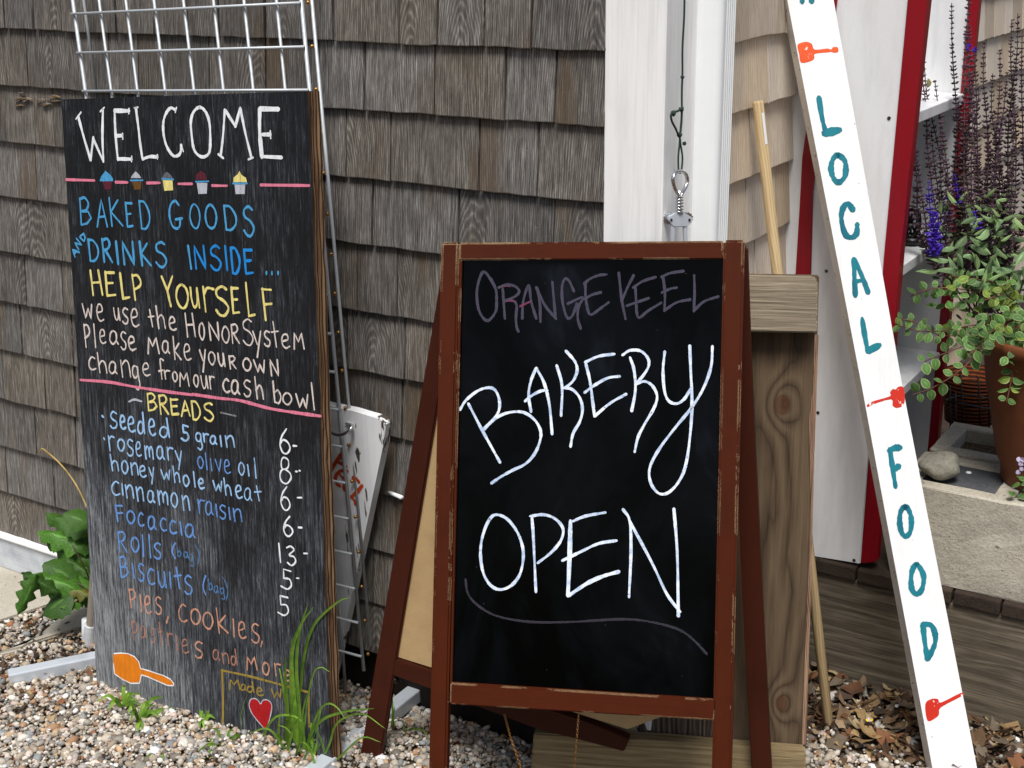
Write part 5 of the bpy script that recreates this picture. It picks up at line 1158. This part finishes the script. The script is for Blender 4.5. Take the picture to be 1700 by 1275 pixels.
# ================================================================== GREENERY AT THE BOARDS
def blade(pts, w0, parent, mat='grass', seg=7):
    P = catmull(pts, seg); n = len(P); V = []; Fc = []
    for i, p in enumerate(P):
        t = i/(n-1); d = nrm(np.array(P[min(n-1, i+1)])-np.array(P[max(0, i-1)])); s_ = nrm(np.cross(d, tocam2)); w_ = w0*(math.sin(math.pi*min(1, .18+t*.82)))**.6*(1-.25*t)+.0002
        c = np.array(p); up = nrm(np.cross(s_, d))
        V += [c-s_*w_/2, c+up*w_*-.22, c+s_*w_/2]
    for i in range(n-1):
        a = i*3; Fc += [(a, a+1, a+4, a+3), (a+1, a+2, a+5, a+4)]
    obj('blade', pyd(V, Fc, True), M[mat], parent)
tocam2 = nrm(CP-G(500, 1260))
def TT(x, y, t): return T(x, y, t)
gt = thing('grass_tuft', 'tall bright green grass tuft growing at the lower right corner of the menu board', 'grass tuft', G(505, 1272, .05))
T0 = .30
def gb(pts, w_=.005, t0=T0, t1=T0, par=None):
    n = len(pts); blade([T(x, y, t0+(t1-t0)*i/(n-1)) for i, (x, y) in enumerate(pts)], w_, par or gt)
for pts, w_ in (([(500, 1290), (490, 1180), (484, 1090), (498, 1040), (520, 1008)], .008), ([(502, 1290), (497, 1180), (492, 1110), (497, 1050), (512, 1000)], .007), ([(504, 1290), (500, 1200), (502, 1110), (520, 1040), (560, 1000), (580, 992)], .006),
                ([(470, 1290), (475, 1230), (477, 1190), (474, 1130), (474, 1088)], .009), ([(480, 1290), (478, 1200), (466, 1120), (462, 1108)], .004), ([(498, 1290), (486, 1200), (482, 1130), (484, 1060)], .006),
                ([(430, 1290), (432, 1220), (450, 1175), (472, 1164)], .006), ([(425, 1290), (402, 1210), (410, 1160), (436, 1134), (452, 1132)], .006), ([(440, 1285), (436, 1230), (455, 1192), (485, 1188), (505, 1200)], .005),
                ([(505, 1290), (515, 1220), (530, 1180), (545, 1168), (560, 1175), (574, 1195)], .004), ([(500, 1290), (508, 1180), (520, 1120), (533, 1108), (548, 1116)], .003), ([(510, 1290), (512, 1230), (535, 1195), (580, 1180), (622, 1176)], .006),
                ([(495, 1290), (470, 1240), (445, 1210), (412, 1218)], .005), ([(515, 1290), (520, 1240), (530, 1190), (533, 1178)], .004), ([(520, 1290), (545, 1240), (560, 1200), (600, 1185), (640, 1210)], .004),
                ([(488, 1290), (480, 1240), (482, 1190), (490, 1150)], .005), ([(507, 1290), (506, 1240), (502, 1190), (510, 1150)], .005), ([(415, 1290), (412, 1240), (410, 1205), (407, 1180)], .005), ([(520, 1290), (560, 1260), (600, 1225), (632, 1232)], .004)):
    gb(pts, w_, T0, T0+random.uniform(-.04, .05))
for k in range(26):
    x = random.gauss(498, 26); h = random.uniform(25, 110); lean = random.uniform(-45, 45)
    gb([(x, 1292), (x+lean*.15, 1292-h*.5), (x+lean*.6, 1292-h*.9), (x+lean, 1292-h)], random.uniform(.003, .006), T0+random.uniform(-.03, .04), T0+random.uniform(-.05, .06))
def weed(x, y, n, r, label, mat='grass', wdt=.009, group='small weeds in the gravel', z=.02):
    g = thing('weed', label, 'weed', G(x, y, z), group)
    b0 = G(x, y, z)
    for k in range(n):
        a = random.uniform(0, 6.28); rr = r*random.uniform(.5, 1.1); h = r*random.uniform(.15, .7)
        d = np.array([math.cos(a), math.sin(a), 0])
        blade([b0+d*rr*.1, b0+d*rr*.5+UP*h, b0+d*rr+UP*h*.75], wdt*random.uniform(.6, 1.1), g, mat)
weed(205, 1172, 9, .05, 'small green weed sprouting at the foot of the menu board below the spatula', z=.02)
weed(232, 1196, 11, .065, 'spreading weed with broad blades in the gravel left of the menu board centre', wdt=.011)
weed(335, 1212, 10, .05, 'low weed close under the middle of the menu board', wdt=.008)
weed(375, 1255, 11, .055, 'low weed near the bottom edge of the photo left of the grass tuft')
weed(268, 1262, 7, .035, 'tiny weed at the bottom edge of the photo in the open gravel')
g2 = thing('grass_tuft', 'thin grass tuft between the splayed rear leg and the front leg of the easel', 'grass tuft', G(652, 1285, .0))
for pts in ([(668, 1275), (655, 1220), (652, 1180), (650, 1150), (648, 1120)], [(645, 1280), (648, 1220), (656, 1170)], [(668, 1290), (664, 1240), (680, 1212), (700, 1212), (714, 1226)], [(640, 1280), (636, 1240), (632, 1215)], [(650, 1290), (644, 1230), (620, 1200), (600, 1182)], [(660, 1280), (674, 1230), (668, 1195)]):
    gb([(x, y) for x, y in pts], .005, .13, .14, g2)
g3 = thing('grass_tuft', 'single green shoot beside the right front leg of the easel', 'grass tuft', G(1240, 1290, .0))
for pts in ([(1242, 1285), (1232, 1250), (1217, 1210)], [(1225, 1290), (1228, 1262), (1238, 1245)], [(1235, 1290), (1240, 1268), (1236, 1250)]): gb(pts, .006, -.06, -.05, g3)
# dock plant against the wall
dk = thing('dock_plant', 'broad wavy-leaved green dock growing against the wall left of the menu board', 'dock plant', T(150, 1000, .1))
dockm = [lm('dock', 'wavy', 1, wd_, 16, .5, wv, fo_) for wd_, wv, fo_ in ((.75, .12, .5), (.42, .3, .8), (.38, .35, .3), (.95, .08, .4))]
dock2 = [lm('dock2', 'wavy', 1, .36, 16, .5, .4, .6)]
def dl(me, x0, y0, x1, y1, t0, t1, up=(0, 0, 1), par=dk):
    a = T(x0, y0, t0); b = T(x1, y1, t1); up = np.array(up, float)+tocam2*.9
    place(me, 'leaf', par, a, b-a, up, float(np.linalg.norm(b-a)))
dl(dockm[0], 152, 880, 96, 858, .07, .10, (0, 0, .6)); dl(dockm[3], 148, 868, 106, 852, .10, .13, (.2, 0, .4)); dl(dockm[1], 150, 905, 60, 877, .08, .12); dl(dockm[1], 156, 932, 72, 890, .08, .11, (0, 0, .2))
dl(dockm[2], 150, 890, 74, 850, .05, .06, (0, 0, .5)); dl(dockm[3], 130, 965, 72, 935, .13, .17, (0, 0, .5)); dl(dockm[0], 150, 975, 78, 945, .12, .16); dl(dockm[1], 150, 985, 52, 950, .14, .21, (0, 0, .6))
dl(dockm[2], 100, 985, 36, 950, .19, .24, (.2, 0, .1)); dl(dockm[2], 60, 955, 30, 1022, .23, .27, (.5, 0, .2)); dl(dockm[3], 118, 985, 70, 1020, .17, .22); dl(dockm[1], 140, 1000, 100, 1005, .15, .2); dl(dockm[2], 156, 960, 110, 925, .1, .12)
dl(dockm[1], 156, 930, 130, 870, .06, .08); dl(dock2[0], 155, 985, 95, 975, .14, .18); dl(dockm[2], 150, 1010, 128, 960, .12, .13)
for x0, y0, x1, y1 in ((160, 990, 100, 958), (158, 985, 120, 905), (160, 1000, 70, 965)): obj('leaf_stalk', tubem([T(x0, y0, .13), T((x0+x1)/2, (y0+y1)/2-6, .14), T(x1, y1, .15)], .002, 6), M['stem'], dk)
obj('dry_stem', tubem(catmull([T(66, 752, .03), T(70, 745, .04), T(80, 752, .05), T(98, 768, .06), T(120, 795, .07), T(138, 828, .08), T(149, 862, .09), T(156, 930, .1)], 6), .0019, 6), M['straw'], None, label='thin dry straw-coloured stem arching against the grey shingles at left', cat='dry stem')

# ================================================================== GRAVEL AND LITTER
def ico(sub):
    bm = bmesh.new(); bmesh.ops.create_icosphere(bm, subdivisions=sub, radius=1)
    V = np.array([v.co[:] for v in bm.verts]); Fc = np.array([[v.index for v in f.verts] for f in bm.faces]); bm.free(); return V, Fc
slabpoly = np.array([p for p in pl])
def inside(px_, py_, poly_):
    c = np.zeros(len(px_), bool); j = len(poly_)-1
    for i in range(len(poly_)):
        xi, yi = poly_[i]; xj, yj = poly_[j]
        k = ((yi > py_) != (yj > py_)) & (px_ < (xj-xi)*(py_-yi)/(yj-yi+1e-12)+xi); c ^= k; j = i
    return c
def srgb(h): return [lin(h)[i] for i in range(3)]
def pebbles():
    Vi, Fi = ico(1); N = 125000
    s_ = rng.uniform(-1.1, 1.9, N); t_ = rng.uniform(-.53, 1.0, N)
    Q = P0[None]+s_[:, None]*L-t_[:, None]*RR-CP; zz = Q @ fwd; ix = CX+F*(Q @ CR)/zz; iy = CY-F*(Q @ CU)/zz
    k = ((ix > -160) & (ix < 1860) & (iy < 1400)) | ((ix > -1100) & (ix < 2500) & (iy < 1650) & (rng.random(N) < .5)); s_ = s_[k]; t_ = t_[k]
    leafy = smooth(-.1, -.3, s_)*smooth(-.2, -.38, t_)+.5*smooth(1.02, 1.15, s_)*smooth(.5, .3, t_); k = rng.random(len(s_)) > leafy*.82; s_ = s_[k]; t_ = t_[k]
    k = ~((s_ > 0) & (t_ < .0)) ; s_ = s_[k]; t_ = t_[k]
    P = P0[None]+s_[:, None]*L-t_[:, None]*RR
    k = ~inside(P[:, 0], P[:, 1], slabpoly) | (rng.random(len(s_)) < .012); P = P[k]; s_ = s_[k]; t_ = t_[k]
    n = len(P); r = np.clip(rng.lognormal(math.log(.0049), .48, n), .003, .0145)
    P[:, 2] = gh(s_, t_)+rng.uniform(-.003, .011, n)*np.clip(.008/r, .4, 1)+.003*np.sin(s_*21+1)*np.sin(t_*17)-.001
    ax = rng.uniform(.6, 1.25, (n, 3)); ax[:, 2] *= .72
    q = rng.normal(0, 1, (n, 4)); q /= np.linalg.norm(q, axis=1)[:, None]; a, b, c, d = q.T
    Rm = np.stack([np.stack([a*a+b*b-c*c-d*d, 2*(b*c-a*d), 2*(b*d+a*c)], -1), np.stack([2*(b*c+a*d), a*a-b*b+c*c-d*d, 2*(c*d-a*b)], -1), np.stack([2*(b*d-a*c), 2*(c*d+a*b), a*a-b*b-c*c+d*d], -1)], 1)
    Vv = Vi[None]*(1+rng.uniform(-.13, .13, (n, len(Vi), 1)))*ax[:, None, :]*r[:, None, None]
    tilt = rng.uniform(-.5, .5, (n, 2)); 
    Vv = np.einsum('nij,nkj->nki', Rm, Vv); Vv[:, :, 2] *= .8
    Vv += P[:, None, :]
    m_ = len(Vi); Ff = (Fi[None]+(np.arange(n)*m_)[:, None, None]).reshape(-1, 3)
    me = bpy.data.meshes.new('m'); me.vertices.add(n*m_); me.vertices.foreach_set('co', Vv.reshape(-1).astype('f'))
    me.loops.add(len(Ff)*3); me.loops.foreach_set('vertex_index', Ff.reshape(-1).astype('i'))
    me.polygons.add(len(Ff)); me.polygons.foreach_set('loop_start', np.arange(0, len(Ff)*3, 3, dtype='i')); me.update(calc_edges=True)
    me.polygons.foreach_set('use_smooth', [True]*len(Ff))
    pal = np.array([srgb(h) for h in ('cfc6b4', 'b9ad98', 'e2ddd2', 'a99a84', '9a9488', '8a8f90', 'c3a27a', 'a9815a', 'd6c9ba', 'c9b3a4', '746b60', 'b8b2ab', 'a0653a', 'efece6')])
    pr = np.array([14, 17, 5, 15, 12, 9, 5, 4, 8, 6, 10, 10, .7, 3.]); pr /= pr.sum()
    ci = rng.choice(len(pal), n, p=pr); colr = np.clip(pal[ci]*rng.uniform(.8, 1.2, (n, 1)), 0, .92); colr = (colr*.85+colr.mean(1, keepdims=True)*.15)*.88
    at = me.attributes.new('tint', 'FLOAT_COLOR', 'POINT'); full = np.ones((n*m_, 4), 'f'); full[:, :3] = np.repeat(colr, m_, 0)
    at.data.foreach_set('color', full.reshape(-1)); print('pebbles', n, len(Ff))
    obj('pebbles', me, M['pebble'], None, label='loose tan, white and grey pebbles covering the ground', cat='gravel', kind='stuff')
pebbles()
def litter():
    V = []; Fc = []; Cc = []
    pal = [srgb(h) for h in ('5f4a35', '4b3828', '6f5a42', '3f3025', '8c775e', '7a5238', '6b5f50', 'a8946f', '463a30', '9a8058')]
    def one(p, r):
        n = random.choice([7, 9, 11]); a0 = random.uniform(0, 6.28); b = len(V); c = random.choice(pal); k_ = random.uniform(.6, 1.2); el = random.uniform(.35, .8)
        nx = Vector((random.gauss(0, .35), random.gauss(0, .35), 1)).normalized(); ux = nx.orthogonal().normalized(); uy = nx.cross(ux); curl = random.uniform(-1.2, 1.6)
        ux2 = ux*math.cos(a0)+uy*math.sin(a0); uy2 = nx.cross(ux2)
        V.append(tuple(Vector(p))); Cc.append((*[x*k_ for x in c], 1))
        for i in range(n):
            a = i*2*math.pi/n; rr = r*(1 if i % 2 else random.uniform(.5, .8)); x = math.cos(a)*rr; y = math.sin(a)*rr*el
            V.append(tuple(Vector(p)+ux2*x+uy2*y+nx*(curl*(x*x+y*y)/r*.5+random.uniform(-.1, .1)*r))); Cc.append((*[x_*k_ for x_ in c], 1))
        for i in range(n): Fc.append((b, b+1+i, b+1+(i+1) % n))
    def spread(N, s0, s1, t0, t1, zf, r0, r1):
        for _ in range(N):
            s_ = random.uniform(s0, s1); t_ = random.uniform(t0, t1); p = W(s_, t_, gh(s_, t_)+random.uniform(.001, zf)); one(p, random.uniform(r0, r1))
    spread(620, -1.15, -.2, -.535, -.30, .022, .012, .034); spread(500, -1.15, -.2, -.535, -.30, .016, .006, .014); spread(260, -1.1, -.15, -.34, -.12, .014, .006, .018)
    spread(420, 1.0, 1.4, .03, .45, .014, .004, .014); spread(260, -.4, 1.5, .0, .8, .012, .003, .007); spread(120, .2, 1.1, .01, .2, .008, .006, .016); spread(45, -.2, 1.3, .2, .6, .012, .005, .010); spread(60, 1.3, 1.6, .03, .07, .018, .004, .009)
    me = pyd(V, Fc); at = me.attributes.new('tint', 'FLOAT_COLOR', 'POINT'); at.data.foreach_set('color', np.array(Cc, 'f').reshape(-1))
    obj('leaf_litter', me, M['dry'], None, label='dry brown fallen leaves and scraps heaped below the grey timber', cat='leaf litter', kind='stuff')
litter()
def twigs():
    for i, (x0, y0, x1, y1, r) in enumerate(((1470, 1218, 1530, 1258, .0028), (1420, 1170, 1490, 1160, .0018), (1630, 1232, 1690, 1205, .002), (1585, 1180, 1650, 1215, .002))):
        a = G(x0, y0, .02); b = G(x1, y1, .016)
        obj('twig', tubem(catmull([a, (a+b)/2+np.array([.004, .002, .006]), b], 5), [r*(1-.05*k) for k in range(11)], 6), M['rstem'], None, label=('thick dry twig lying at the left foot of the white post', 'short thin twig left of the white post below the grey timber', 'twig at the right edge of the photo in the leaves', 'thin twig in the leaves close to the timber right of the white post')[i], cat='twig', group='dry twigs in the leaf litter')
twigs()
fp = thing('fallen_flower', 'tiny yellow and white fallen flower in the leaf litter left of the white post', 'flower', G(1443, 1196, .02))
for k, mt in enumerate(('yellow', 'petal', 'yellow', 'petal')):
    place(lm(mt, 'round', 1, .9, 5, .3), 'petal', fp, G(1443, 1196, .028), (math.cos(k*1.6), math.sin(k*1.6), .3), UP+tocam*.5, .008)
